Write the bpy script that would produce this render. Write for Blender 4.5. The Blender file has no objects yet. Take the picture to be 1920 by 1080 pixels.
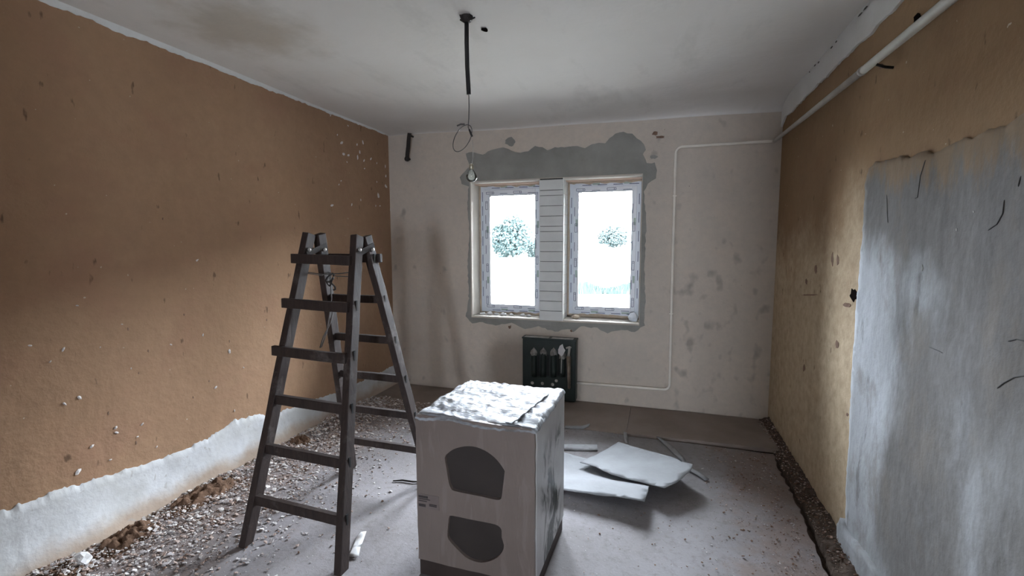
import bpy, bmesh, math, random
from mathutils import Vector, Matrix, noise
from mathutils.geometry import delaunay_2d_cdt
random.seed(7)
scene = bpy.context.scene
C = scene.collection

# ------------------------------------------------------------------ camera
W, H, YB = 3.721, 2.70, -5.3            # room: x 0..W, y YB..0 (window wall at y = 0), z 0..H
F, YAW, PIT, ROL = 874.63, -0.3078, 0.0979, -0.0029
CAM = Vector((2.7885, -4.4475, 1.5539))
fw = Vector((math.sin(YAW)*math.cos(PIT), math.cos(YAW)*math.cos(PIT), -math.sin(PIT)))
r0 = Vector((math.cos(YAW), -math.sin(YAW), 0)); u0 = r0.cross(fw)
rt = r0*math.cos(ROL)+u0*math.sin(ROL); up = -r0*math.sin(ROL)+u0*math.cos(ROL)
cd = bpy.data.cameras.new('camera'); cam = bpy.data.objects.new('camera', cd); C.objects.link(cam)
cd.sensor_fit = 'HORIZONTAL'; cd.sensor_width = 36.0; cd.lens = F*36/1920; cd.clip_start = 0.05; cd.clip_end = 500
M3 = Matrix((rt, up, -fw)).transposed()
cam.matrix_world = Matrix.Translation(CAM) @ M3.to_4x4()
scene.camera = cam

def at(px, py, ax, v):                  # point of the photograph on the plane coordinate[ax] = v
    d = fw*F + rt*(px-960) + up*(540-py)
    return CAM + d*((v-CAM[ax])/d[ax])

# ------------------------------------------------------------------ world, light, exposure
wd = bpy.data.worlds.new('world'); scene.world = wd; wd.use_nodes = True
bg = wd.node_tree.nodes['Background']
bg.inputs[0].default_value = (0.80, 0.88, 1.0, 1); bg.inputs[1].default_value = 108.0
sl = bpy.data.lights.new('hazy_sun', 'SUN'); sl.energy = 16.0; sl.angle = math.radians(40); sl.color = (.96, .98, 1.0)
so = bpy.data.objects.new('hazy_sun', sl); C.objects.link(so)      # sun behind thin cloud, on the right of the windows
se = math.radians(22); sd = Vector((.6*math.cos(se), .8*math.cos(se), math.sin(se)))
so.rotation_euler = sd.to_track_quat('Z', 'Y').to_euler(); so.location = (9, 12, 6)
vs = scene.view_settings
vs.view_transform = 'Standard'; vs.look = 'None'; vs.exposure = 0.16; vs.gamma = 1.0; vs.use_curve_mapping = False
WIN = [(0.935, 1.658), (1.886, 2.612)]; WZ0, WZ1 = 0.783, 2.162; WALLT = 0.36
for a, b in WIN:                        # portals: guide sky sampling through the two openings
    ld = bpy.data.lights.new('sky_portal', 'AREA'); ld.shape = 'RECTANGLE'; ld.size = b-a; ld.size_y = WZ1-WZ0
    ld.cycles.is_portal = True
    lo = bpy.data.objects.new('sky_portal', ld); C.objects.link(lo)
    lo.location = ((a+b)/2, WALLT+0.01, (WZ0+WZ1)/2); lo.rotation_euler = (math.radians(-90), 0, 0)
# added unseen hall behind the camera; its opening is shaped to light camera-facing surfaces
DX0, DX1, DZ = 1.35, 3.25, 2.25; HX0, HX1, HY = 1.0, 3.6, -8.3; HW = (2.92, 3.38, .78, 1.70)
ld = bpy.data.lights.new('sky_portal', 'AREA'); ld.shape = 'RECTANGLE'; ld.size = HW[1]-HW[0]; ld.size_y = HW[3]-HW[2]; ld.cycles.is_portal = True
lo = bpy.data.objects.new('sky_portal', ld); C.objects.link(lo)
lo.location = ((HW[0]+HW[1])/2, HY-.21, (HW[2]+HW[3])/2); lo.rotation_euler = (math.radians(90), 0, 0)

# ------------------------------------------------------------------ materials
MATS = {}
class NT:
    def __init__(s, name):
        s.m = bpy.data.materials.new(name); s.m.use_nodes = True; s.t = s.m.node_tree
        s.b = s.t.nodes['Principled BSDF']; MATS[name] = s.m
        s.co = s.n('ShaderNodeTexCoord').outputs['Object']
    def n(s, k, **kw):
        x = s.t.nodes.new(k)
        for a, v in kw.items(): setattr(x, a, v)
        return x
    def l(s, a, b): s.t.links.new(a, b)
    def coord(s, scale=(1, 1, 1), rot=(0, 0, 0)):
        m = s.n('ShaderNodeMapping'); m.inputs['Scale'].default_value = scale; m.inputs['Rotation'].default_value = rot
        s.l(s.co, m.inputs[0]); return m.outputs[0]
    def noise(s, scale, detail=6, rough=.55, vec=None, dist=0):
        x = s.n('ShaderNodeTexNoise'); x.inputs['Scale'].default_value = scale; x.inputs['Detail'].default_value = detail
        x.inputs['Roughness'].default_value = rough; x.inputs['Distortion'].default_value = dist
        s.l(vec or s.co, x.inputs['Vector']); return x.outputs['Fac']
    def ramp(s, fac, stops):
        x = s.n('ShaderNodeValToRGB'); e = x.color_ramp.elements
        while len(e) < len(stops): e.new(0.5)
        for q, (p_, c) in zip(e, stops):
            q.position = p_; q.color = (c, c, c, 1) if isinstance(c, (int, float)) else (*c, 1)
        s.l(fac, x.inputs[0]); return x.outputs[0]
    def mix(s, fac, a, b, mode='MIX'):
        x = s.n('ShaderNodeMix', data_type='RGBA', blend_type=mode)
        for v, i in ((fac, 0), (a, 6), (b, 7)):
            if isinstance(v, (int, float)): x.inputs[i].default_value = v
            elif isinstance(v, tuple): x.inputs[i].default_value = (*v, 1)
            else: s.l(v, x.inputs[i])
        return x.outputs[2]
    def axis(s, i):
        x = s.n('ShaderNodeSeparateXYZ'); s.l(s.co, x.inputs[0]); return x.outputs[i]
    def rng(s, v, a, b, c=0., d=1.):
        x = s.n('ShaderNodeMapRange', interpolation_type='SMOOTHSTEP')
        for i, q in zip((1, 2, 3, 4), (a, b, c, d)): x.inputs[i].default_value = q
        s.l(v, x.inputs[0]); return x.outputs[0]
    def math(s, op, a, b):
        x = s.n('ShaderNodeMath', operation=op)
        for i, v in enumerate((a, b)):
            if isinstance(v, (int, float)): x.inputs[i].default_value = v
            else: s.l(v, x.inputs[i])
        return x.outputs[0]
    def bump(s, h, st=.4, d=.01, prev=None):
        x = s.n('ShaderNodeBump'); x.inputs['Strength'].default_value = st; x.inputs['Distance'].default_value = d
        s.l(h, x.inputs['Height'])
        if prev: s.l(prev, x.inputs['Normal'])
        s.l(x.outputs[0], s.b.inputs['Normal']); return x.outputs[0]
    def col(s, c):
        if isinstance(c, tuple): s.b.inputs['Base Color'].default_value = (*c, 1)
        else: s.l(c, s.b.inputs['Base Color'])
    def rough(s, v): s.b.inputs['Roughness'].default_value = v
    def done(s): return s.m

def simple(name, c1, c2=None, scale=8, rough=.7, bump=.25, bd=.004, bscale=None, metal=0, spec=.4):
    n = NT(name); c2 = c2 or tuple(x*.75 for x in c1)
    n.col(n.mix(n.ramp(n.noise(scale), [(.35, 0.), (.65, 1.)]), c1, c2)); n.rough(rough)
    n.b.inputs['Metallic'].default_value = metal; n.b.inputs['Specular IOR Level'].default_value = spec
    if bump: n.bump(n.noise(bscale or scale*4), bump, bd)
    return n.done()

def ochre(name, a, b, red, stretch, worn_lit=None):
    n = NT(name)
    big = n.ramp(n.noise(1.1, 4), [(.35, 0.), (.68, 1.)])
    c = n.mix(big, a, b)
    c = n.mix(n.math('MULTIPLY', n.ramp(n.noise(2.3, 5, .6, n.coord((1, 1, 1.4))), [(.5, 0.), (.68, 1.)]), .7), c, red)
    if worn_lit:                             # rubbed plaster below; lit lower and dim upper wall also painted in
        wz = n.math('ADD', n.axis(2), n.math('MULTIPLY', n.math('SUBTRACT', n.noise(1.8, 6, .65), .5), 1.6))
        c = n.mix(n.rng(wz, 1.9, 1.1), c, worn_lit)
    fine = n.ramp(n.noise(14, 8, .7), [(.3, 0.), (.75, 1.)])
    c = n.mix(n.math('MULTIPLY', fine, .6), c, tuple(x*.72 for x in a))
    scr = n.ramp(n.noise(26, 3, .5, n.coord(stretch, (.25, .15, .1))), [(.69, 0.), (.75, 1.)])
    c = n.mix(n.math('MULTIPLY', scr, .75), c, tuple(x*.28 for x in a))
    sp = n.ramp(n.noise(38, 2, .4), [(.765, 0.), (.79, 1.)])
    c = n.mix(n.math('MULTIPLY', sp, .8), c, (.55, .48, .38))
    n.col(c); n.rough(.92); n.b.inputs['Specular IOR Level'].default_value = .15
    p_ = n.bump(n.noise(5, 5), .5, .03); p_ = n.bump(n.noise(45, 6, .65), .35, .006, p_); n.bump(scr, -.6, .004, p_)
    return n.done()
ochre('ochre_left', (.39, .250, .158), (.34, .212, .130), (.33, .190, .125), (1, .8, .30))
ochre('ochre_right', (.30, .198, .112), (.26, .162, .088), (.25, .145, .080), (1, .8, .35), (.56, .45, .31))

def back_wall():
    n = NT('greige_plaster')
    c = n.mix(n.ramp(n.noise(1.3, 5), [(.36, 0.), (.66, 1.)]), (.62, .545, .465), (.54, .485, .425))
    c = n.mix(n.math('MULTIPLY', n.ramp(n.noise(5, 6, .6), [(.5, 0.), (.7, 1.)]), .5), c, (.61, .52, .44))
    c = n.mix(n.math('MULTIPLY', n.ramp(n.noise(18, 7, .7), [(.4, 0.), (.8, 1.)]), .4), c, (.40, .37, .34))
    # knocks and scuffs: many on the part right of the pipe, few elsewhere
    right = n.rng(n.axis(0), 2.75, 3.0, .0, 1.); low = n.rng(n.axis(2), 1.75, 1.2, 0., 1.)
    m = n.math('ADD', n.math('MULTIPLY', n.math('MULTIPLY', right, low), .1), n.noise(9, 2, .4, n.coord((1, 1, .75))))
    kn = n.ramp(m, [(.66, 0.), (.80, 1.)])
    c = n.mix(n.math('MULTIPLY', kn, .55), c, (.22, .20, .18))
    sp = n.ramp(n.noise(42, 2, .4), [(.765, 0.), (.79, 1.)])
    c = n.mix(sp, c, (.16, .14, .12))
    n.col(c); n.rough(.93); n.b.inputs['Specular IOR Level'].default_value = .12
    p_ = n.bump(n.noise(4, 5), .4, .03); p_ = n.bump(n.noise(50, 6, .65), .3, .004, p_); n.bump(kn, -.4, .004, p_)
    return n.done()
back_wall()

def ceiling_mat():
    n = NT('ceiling_limewash')
    c = n.mix(n.ramp(n.noise(.9, 4), [(.38, 0.), (.66, 1.)]), (.77, .75, .725), (.71, .69, .66))
    d = n.n('ShaderNodeVectorMath', operation='DISTANCE'); n.l(n.co, d.inputs[0]); d.inputs[1].default_value = (.62, -2.35, H)
    st = n.math('MULTIPLY', n.rng(n.math('ADD', d.outputs['Value'], n.math('MULTIPLY', n.noise(4, 6, .6), .5)), .75, .35), .8)
    c = n.mix(st, c, (.46, .40, .33))
    c = n.mix(n.math('MULTIPLY', n.ramp(n.noise(3, 6, .65, n.coord((1, .35, 1))), [(.55, 0.), (.72, 1.)]), .35), c, (.44, .43, .40))
    n.col(c); n.rough(.95); n.b.inputs['Specular IOR Level'].default_value = .1
    p_ = n.bump(n.noise(2.2, 4), .35, .04); n.bump(n.noise(30, 6, .6), .25, .004, p_)
    return n.done()
ceiling_mat()

def floor_mat():
    n = NT('dusty_floor')
    c = n.mix(n.ramp(n.noise(1.6, 6, .6), [(.34, 0.), (.64, 1.)]), (.295, .280, .292), (.225, .208, .208))
    dirt = n.math('ADD', n.rng(n.axis(0), 1.25, .25, 0., .75), n.rng(n.axis(0), 2.85, 3.55, 0., .9))
    dirt = n.math('ADD', dirt, n.rng(n.axis(1), -.75, -.45, 0., .35))
    dm = n.rng(n.math('ADD', dirt, n.math('MULTIPLY', n.math('SUBTRACT', n.noise(3.5, 8, .7), .5), 2.2)), .3, 1.0)
    c = n.mix(n.math('MULTIPLY', dm, .8), c, (.215, .160, .135))
    c = n.mix(n.math('MULTIPLY', n.ramp(n.noise(22, 8, .75), [(.5, 0.), (.72, 1.)]), .55), c, (.12, .10, .092))
    c = n.mix(n.ramp(n.noise(55, 4, .6), [(.66, 0.), (.72, 1.)]), c, (.38, .36, .35))
    n.col(c); n.rough(.82); n.b.inputs['Specular IOR Level'].default_value = .3
    p_ = n.bump(n.noise(6, 6), .3, .015); n.bump(n.noise(70, 6, .7), .5, .005, p_)
    return n.done()
floor_mat()

def patch_mat():
    n = NT('white_plaster')
    v = n.coord((1, 1, .45))
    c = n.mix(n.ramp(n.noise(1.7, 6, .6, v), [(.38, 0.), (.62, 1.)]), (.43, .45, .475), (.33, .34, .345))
    # light falloff away from the windows painted in; thin tan coat at the top
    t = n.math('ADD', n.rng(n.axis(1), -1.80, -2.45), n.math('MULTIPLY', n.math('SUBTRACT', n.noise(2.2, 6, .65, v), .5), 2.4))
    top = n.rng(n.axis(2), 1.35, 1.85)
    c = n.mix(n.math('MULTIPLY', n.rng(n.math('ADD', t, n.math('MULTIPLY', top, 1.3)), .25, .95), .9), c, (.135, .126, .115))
    c = n.mix(n.math('MULTIPLY', n.ramp(n.noise(13, 5, .6, n.coord((1, 1, .3), (.3, 0, 0))), [(.63, 0.), (.70, 1.)]), .6), c, (.13, .125, .115))
    c = n.mix(n.math('MULTIPLY', n.ramp(n.noise(20, 7, .7), [(.45, 0.), (.8, 1.)]), .35), c, (.26, .26, .255))
    # scraped patches of the older render, and smears of the brown wash along the upper edge
    c = n.mix(n.math('MULTIPLY', n.ramp(n.noise(4.5, 7, .7, n.coord((1, 1, .6), (.5, 0, 0))), [(.52, 0.), (.64, 1.)]), .55), c, (.20, .180, .155))
    sm = n.math('ADD', n.rng(n.axis(2), 1.60, 1.92, 0., .75), n.math('MULTIPLY', n.math('SUBTRACT', n.noise(6, 7, .7, n.coord((1, 1, .35))), .5), 2.2))
    c = n.mix(n.math('MULTIPLY', n.rng(sm, .35, .8), .85), c, (.235, .165, .100))
    n.col(c); n.rough(.9); n.b.inputs['Specular IOR Level'].default_value = .15
    p_ = n.bump(n.noise(3, 5, .5, v), .6, .05); n.bump(n.noise(28, 6, .65), .4, .006, p_)
    return n.done()
patch_mat()

def skirting_mat():
    n = NT('skirting_plaster')
    c = n.mix(n.ramp(n.noise(2.4, 6, .6), [(.4, 0.), (.62, 1.)]), (.62, .635, .655), (.52, .525, .52))
    z = n.math('ADD', n.axis(2), n.math('MULTIPLY', n.math('SUBTRACT', n.noise(3.2, 6, .6), .5), .22))
    c = n.mix(n.rng(z, .13, .03), c, (.40, .32, .255))
    c = n.mix(n.math('MULTIPLY', n.ramp(n.noise(10, 4, .5, None, 1.5), [(.66, 0.), (.70, 1.)]), .5), c, (.36, .34, .32))
    n.col(c); n.rough(.9); n.b.inputs['Specular IOR Level'].default_value = .15
    p_ = n.bump(n.noise(6, 5), .5, .02); n.bump(n.noise(45, 6, .6), .35, .004, p_)
    return n.done()
skirting_mat()

def wood_mat():
    n = NT('old_dark_wood')
    v = n.coord((9, 9, 1.2))
    g = n.noise(6, 8, .65, v, .6)
    c = n.mix(n.ramp(g, [(.3, 0.), (.7, 1.)]), (.044, .027, .022), (.018, .011, .0095))
    c = n.mix(n.math('MULTIPLY', n.ramp(n.noise(7, 6, .7), [(.56, 0.), (.72, 1.)]), .55), c, (.15, .13, .12))
    n.col(c); n.rough(.62); n.b.inputs['Specular IOR Level'].default_value = .45
    n.bump(g, .5, .004)
    return n.done()
wood_mat()

def side_mat():
    n = NT('film_wrapped_side')
    v = n.coord((9, 1.6, .9))
    g = n.ramp(n.noise(4.5, 4, .6, v, .8), [(.47, 0.), (.56, 1.)])
    z = n.rng(n.axis(2), .70, .55); 
    yy = n.axis(1); band = n.math('MULTIPLY', n.rng(yy, -.22, -.12), n.rng(yy, .24, .14))
    c = n.mix(n.math('MULTIPLY', n.math('MULTIPLY', g, z), band), (.55, .55, .55), (.045, .055, .05))
    c = n.mix(n.math('MULTIPLY', n.ramp(n.noise(2, 3), [(.5, 0.), (.6, 1.)]), .35), c, (.34, .31, .33))
    n.col(c); n.rough(.34); n.b.inputs['Specular IOR Level'].default_value = .45
    n.bump(n.noise(7, 5, .6, n.coord((1, 7, .8)), .6), .5, .012)
    return n.done()
side_mat()

def film_mat():
    n = NT('wrinkled_film')
    c = n.mix(n.ramp(n.noise(5, 5, .6, n.coord((1.2, 5, 1), (0, 0, .3))), [(.46, 0.), (.60, 1.)]), (.44, .47, .51), (.20, .19, .185))
    n.col(c); n.rough(.45); n.b.inputs['Specular IOR Level'].default_value = .35
    p_ = n.bump(n.noise(9, 6, .65, n.coord((1, 6, 1), (0, 0, .35)), 1.2), .9, .02); n.bump(n.noise(30, 5, .6, n.coord((1, 4, 1), (0, 0, -.4)), 1.5), .6, .006, p_)
    return n.done()
film_mat()

def foam_mat():
    n = NT('foam_panel')
    c = n.mix(n.ramp(n.noise(2.6, 5), [(.35, 0.), (.65, 1.)]), (.245, .200, .178), (.210, .170, .150))
    w_ = n.noise(5, 4, .55, n.coord((3.5, 1, .7), (0, .5, 0)), .8)       # stretched film clinging to the foam
    c = n.mix(n.math('MULTIPLY', n.ramp(w_, [(.58, 0.), (.66, 1.)]), .35), c, (.32, .27, .25))
    n.col(c); n.rough(.4); n.b.inputs['Specular IOR Level'].default_value = .45
    n.bump(n.noise(60, 4), .15, .003, n.bump(w_, .45, .012))
foam_mat()
simple('carton_brown', (.050, .040, .036), (.040, .032, .029), 5, .6, .15, .003)
simple('tray_brown', (.055, .038, .033), None, 6, .7)
simple('label_paper', (.24, .20, .185), (.21, .17, .16), 12, .5, 0)
simple('hole_black', (.010, .008, .007), None, 9, 1.0, 0, spec=.0)
simple('ink', (.07, .06, .06), None, 5, .6, 0)
simple('cement', (.33, .325, .30), (.25, .248, .228), 3.5, .95, .5, .008, 30, spec=.12)
simple('cement_joint', (.10, .10, .095), None, 6, .95)
simple('block_white', (.74, .75, .73), (.66, .67, .65), 5, .9, .25, .003, 40, spec=.15)
simple('cream_reveal', (.70, .66, .60), (.62, .58, .52), 5, .85, .3, .004, 30)
simple('pink_wood', (.62, .45, .36), (.55, .42, .32), 6, .8, .3, .004, 25)
simple('pur_foam', (.56, .47, .37), (.48, .39, .30), 20, .85, .8, .012, 30)
simple('frame_film', (.76, .81, .88), (.70, .75, .83), 6, .35, .08, .002)
simple('sash_film', (.82, .85, .90), (.76, .80, .86), 6, .35, .08, .002)
simple('tape_green', (.45, .56, .52), None, 9, .5, 0)
simple('print_blue', (.06, .085, .19), None, 6, .5, 0)
simple('gasket', (.10, .10, .11), None, 6, .6, 0)
simple('heater_green', (.022, .036, .032), (.016, .027, .025), 6, .42, .15, .002)
simple('heater_black', (.008, .012, .012), None, 6, .6, 0)
simple('plaster_dust', (.55, .54, .52), (.38, .37, .35), 25, .95, .5, .004)
simple('rib_dust', (.42, .41, .39), (.20, .20, .19), 30, .95, .6, .004)
simple('heap_soil', (.19, .118, .080), (.12, .074, .050), 18, .98, .9, .012, 45, spec=.1)
simple('white_scrap', (.74, .74, .74), (.66, .66, .67), 10, .7, .2, .003)
simple('valve_metal', (.36, .31, .25), (.20, .16, .13), 14, .45, .2, .003, None, .4)
simple('pipe_paint', (.50, .485, .445), (.42, .40, .36), 9, .5, .2, .002)
simple('wall_pipe_paint', (.84, .79, .71), (.76, .71, .63), 9, .7, .2, .002)
simple('black_rubber', (.012, .012, .012), None, 9, .55)
simple('rusty_black', (.018, .016, .016), (.03, .024, .02), 12, .7)
simple('wire_grey', (.11, .105, .10), None, 9, .5, 0)
simple('brass_cap', (.50, .46, .36), None, 9, .35, 0, metal=.7)
simple('string', (.17, .16, .15), None, 20, .8, 0)
simple('steel_bolt', (.55, .53, .50), None, 9, .35, 0, metal=.8)
simple('sheet_grey', (.285, .292, .305), (.235, .24, .25), 6, .75, .35, .004, 35)
simple('strip_pale', (.32, .32, .33), None, 8, .7)
simple('board_brown', (.275, .225, .195), (.215, .172, .148), 3, .85, .35, .005, 30)
simple('soil', (.12, .090, .072), (.08, .058, .046), 14, .98, .9, .015, 40, spec=.1)
simple('crumb_brown', (.25, .165, .125), (.17, .112, .084), 20, .95, 0, spec=.05)
simple('crumb_tan', (.50, .40, .35), (.40, .31, .27), 20, .95, 0)
simple('crumb_white', (.76, .73, .71), (.66, .63, .61), 20, .9, 0)
simple('crumb_grey', (.52, .49, .49), (.42, .39, .39), 20, .95, 0)
simple('ground_outside', (.13, .13, .115), (.11, .11, .10), .15, .95, 0)
simple('leaf_outside', (.013, .025, .023), (.010, .021, .020), .8, .8, 0)
simple('leaf_pale', (.016, .026, .024), (.014, .023, .022), .8, .8, 0)
simple('grass_outside', (.016, .027, .023), (.014, .024, .021), .8, .9, 0)
simple('blocker_wall', (.16, .13, .11), (.13, .11, .09), .6, .9, 0)
simple('bounce_paving', (.58, .555, .51), (.54, .52, .48), 1.5, .9, 0)
simple('bark', (.10, .09, .08), None, 5, .9)
simple('far_wall', (.30, .30, .29), (.26, .26, .25), .5, .9, 0)
simple('rear_wall_plaster', (.17, .115, .075), (.14, .095, .06), 1.5, .95, .3, .01)
simple('wallwhite_band', (.76, .77, .77), (.69, .70, .69), 3, .93, .35, .01, 30, spec=.12)

def glass_mat():
    n = NT('window_glass'); t = n.t
    tr = n.n('ShaderNodeBsdfTransparent'); tr.inputs[0].default_value = (.955, .96, .955, 1)
    gl = n.n('ShaderNodeBsdfGlossy'); gl.inputs['Roughness'].default_value = .02
    fr = n.n('ShaderNodeFresnel'); fr.inputs['IOR'].default_value = 1.45
    mx = n.n('ShaderNodeMixShader'); n.l(fr.outputs[0], mx.inputs[0]); n.l(tr.outputs[0], mx.inputs[1]); n.l(gl.outputs[0], mx.inputs[2])
    n.l(mx.outputs[0], t.nodes['Material Output'].inputs['Surface'])
glass_mat()
def bulb_mat():
    n = NT('bulb_glass'); t = n.t
    tr = n.n('ShaderNodeBsdfTransparent'); tr.inputs[0].default_value = (.90, .92, .88, 1)
    gl = n.n('ShaderNodeBsdfGlossy'); gl.inputs['Roughness'].default_value = .04
    df = n.n('ShaderNodeBsdfTranslucent'); df.inputs[0].default_value = (.9, .9, .85, 1)
    lw = n.n('ShaderNodeLayerWeight'); lw.inputs[0].default_value = .35
    m1 = n.n('ShaderNodeMixShader'); m1.inputs[0].default_value = .18; n.l(tr.outputs[0], m1.inputs[1]); n.l(df.outputs[0], m1.inputs[2])
    m2 = n.n('ShaderNodeMixShader'); n.l(lw.outputs['Fresnel'], m2.inputs[0]); n.l(m1.outputs[0], m2.inputs[1]); n.l(gl.outputs[0], m2.inputs[2])
    n.l(m2.outputs[0], t.nodes['Material Output'].inputs['Surface'])
bulb_mat()

# ------------------------------------------------------------------ mesh helpers
def obj(name, bm, mat, parent=None, smooth=False, kind=None, loc=None, bevel=0):
    if isinstance(bm, bmesh.types.BMesh):
        me = bpy.data.meshes.new(name); bmesh.ops.recalc_face_normals(bm, faces=bm.faces); bm.to_mesh(me); bm.free()
    else: me = bm
    for m in ([mat] if isinstance(mat, str) else mat):
        if len(me.materials) < (1 if isinstance(mat, str) else len(mat)): me.materials.append(MATS[m])
    if smooth:
        for p_ in me.polygons: p_.use_smooth = True
    o = bpy.data.objects.new(name, me); C.objects.link(o)
    if loc is not None: o.location = loc
    if parent is not None: o.parent = parent
    if kind: o['kind'] = kind
    if bevel:
        b = o.modifiers.new('bevel', 'BEVEL'); b.width = bevel; b.segments = 2; b.limit_method = 'ANGLE'
    return o
def tag(o, label, cat, group=None):
    o['label'] = label; o['category'] = cat
    if group: o['group'] = group
    return o
def empty(name, loc=(0, 0, 0), rz=0):
    o = bpy.data.objects.new(name, None); C.objects.link(o); o.location = loc; o.rotation_euler = (0, 0, rz); o.empty_display_size = .1; return o
def box(bm, a, b, mat=0):
    vs_ = [bm.verts.new((x, y, z)) for z in (a[2], b[2]) for x, y in ((a[0], a[1]), (b[0], a[1]), (b[0], b[1]), (a[0], b[1]))]
    for q in ((0, 3, 2, 1), (4, 5, 6, 7), (0, 1, 5, 4), (1, 2, 6, 5), (2, 3, 7, 6), (3, 0, 4, 7)):
        f = bm.faces.new([vs_[i] for i in q]); f.material_index = mat
    return vs_
def bar(bm, A, B, sx, sy, ref=(0, 1, 0), n=1, jit=0):        # straight bar from A to B; sx across, sy along ref
    A, B = Vector(A), Vector(B); d = (B-A).normalized(); v = Vector(ref); v = (v-d*v.dot(d)).normalized(); u = v.cross(d)
    rings = []
    for i in range(n+1):
        c = A+(B-A)*(i/n); j = [random.uniform(-jit, jit) for _ in range(4)]
        rings.append([bm.verts.new(c+u*(sx/2*s+j[0])+v*(sy/2*t+j[1])) for s, t in ((-1, -1), (1, -1), (1, 1), (-1, 1))])
    for a, b in zip(rings, rings[1:]):
        for k in range(4): bm.faces.new((a[k], a[(k+1) % 4], b[(k+1) % 4], b[k]))
    bm.faces.new(rings[0][::-1]); bm.faces.new(rings[-1])
def tube(bm, pts, r, seg=10, closed=False, cap=True):
    pts = [Vector(p_) for p_ in pts]; R = r if isinstance(r, (list, tuple)) else [r]*len(pts); rings = []; n = len(pts)
    ref = None
    for i, p_ in enumerate(pts):
        if closed: t = pts[(i+1) % n]-pts[i-1]
        else: t = pts[min(i+1, n-1)]-pts[max(i-1, 0)]
        t.normalize()
        if ref is None: ref = t.orthogonal()
        a = (ref-t*ref.dot(t)).normalized(); ref = a; b = t.cross(a)
        rings.append([bm.verts.new(p_+(a*math.cos(2*math.pi*k/seg)+b*math.sin(2*math.pi*k/seg))*R[i]) for k in range(seg)])
    prs = list(zip(rings, rings[1:]))+([(rings[-1], rings[0])] if closed else [])
    for A, B in prs:
        for k in range(seg): bm.faces.new((A[k], A[(k+1) % seg], B[(k+1) % seg], B[k]))
    if cap and not closed: bm.faces.new(rings[0][::-1]); bm.faces.new(rings[-1])
def lathe(bm, prof, c=(0, 0, 0), seg=20, axis='z'):
    c = Vector(c); rings = []
    for r, h in prof:
        ring = []
        for k in range(seg):
            t = 2*math.pi*k/seg; a, b = r*math.cos(t), r*math.sin(t)
            ring.append(bm.verts.new(c+Vector((a, b, h) if axis == 'z' else (a, h, b) if axis == 'y' else (h, a, b))))
        rings.append(ring)
    for A, B in zip(rings, rings[1:]):
        for k in range(seg): bm.faces.new((A[k], A[(k+1) % seg], B[(k+1) % seg], B[k]))
    bm.faces.new(rings[0][::-1]); bm.faces.new(rings[-1])
def inside(p_, poly):
    x, y = p_; r = False; n = len(poly)
    for i in range(n):
        (x1, y1), (x2, y2) = poly[i], poly[(i+1) % n]
        if (y1 > y) != (y2 > y) and x < (x2-x1)*(y-y1)/(y2-y1)+x1: r = not r
    return r
def rough_outline(poly, step=.03, jit=.008):
    out = []
    for i in range(len(poly)):
        a, b = Vector(poly[i]), Vector(poly[(i+1) % len(poly)]); n = max(1, int((b-a).length/step))
        for k in range(n):
            q = a+(b-a)*(k/n); out.append((q.x+random.uniform(-jit, jit), q.y+random.uniform(-jit, jit)))
    return out
def rough_path(pts, step=.02, jit=.006):
    out = []
    for a, b in zip(pts, pts[1:]):
        a, b = Vector(a), Vector(b); n = max(1, int((b-a).length/step))
        for k in range(n):
            q = a+(b-a)*(k/n); out.append((q.x+random.uniform(-jit, jit), q.y+random.uniform(-jit, jit)))
    return out
def cdt(poly, holes=(), step=.06, margin=.012):
    pts = [Vector(p_) for p_ in poly]; edges = [(i, (i+1) % len(poly)) for i in range(len(poly))]
    for h in holes:
        k = len(pts); pts += [Vector(p_) for p_ in h]; edges += [(k+i, k+(i+1) % len(h)) for i in range(len(h))]
    if step:
        xs = [p_[0] for p_ in poly]; ys = [p_[1] for p_ in poly]; x = min(xs)+step*.5
        allb = [p_ for L in [poly, *holes] for p_ in L]
        while x < max(xs):
            y = min(ys)+step*.5
            while y < max(ys):
                q = (x+random.uniform(-.2, .2)*step, y+random.uniform(-.2, .2)*step)
                if inside(q, poly) and not any(inside(q, h) for h in holes) and min((a-q[0])**2+(b-q[1])**2 for a, b in allb) > margin**2: pts.append(Vector(q))
                y += step
            x += step
    v, e, f, *_ = delaunay_2d_cdt(pts, edges, [], 1, 1e-6)
    keep = []
    for t in f:
        c = sum((v[i] for i in t), Vector((0, 0)))/len(t)
        if inside(c, poly) and not any(inside(c, h) for h in holes): keep.append(t)
    return v, keep
def slab(bm, poly, to3d, n, thick, holes=(), step=.08, relief=0, rscale=4, rim=.0):
    """flat piece with a rough outline: front skin at `thick` along n, side rim back to the plane"""
    n = Vector(n); v, fs = cdt(poly, holes, step); used = {}
    def vert(i):
        if i not in used:
            P = Vector(to3d(*v[i])); used[i] = bm.verts.new(P+n*(thick+relief*noise.noise(P*rscale)))
        return used[i]
    faces = [bm.faces.new([vert(i) for i in t]) for t in fs]
    bnd = [e for e in bm.edges if len(e.link_faces) == 1 and e.link_faces[0] in set(faces)]
    g = bmesh.ops.extrude_edge_only(bm, edges=bnd)
    nv = [x for x in g['geom'] if isinstance(x, bmesh.types.BMVert)]
    inv = {id(x): 1 for x in nv}
    for x in nv: x.co -= n*thick

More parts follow.
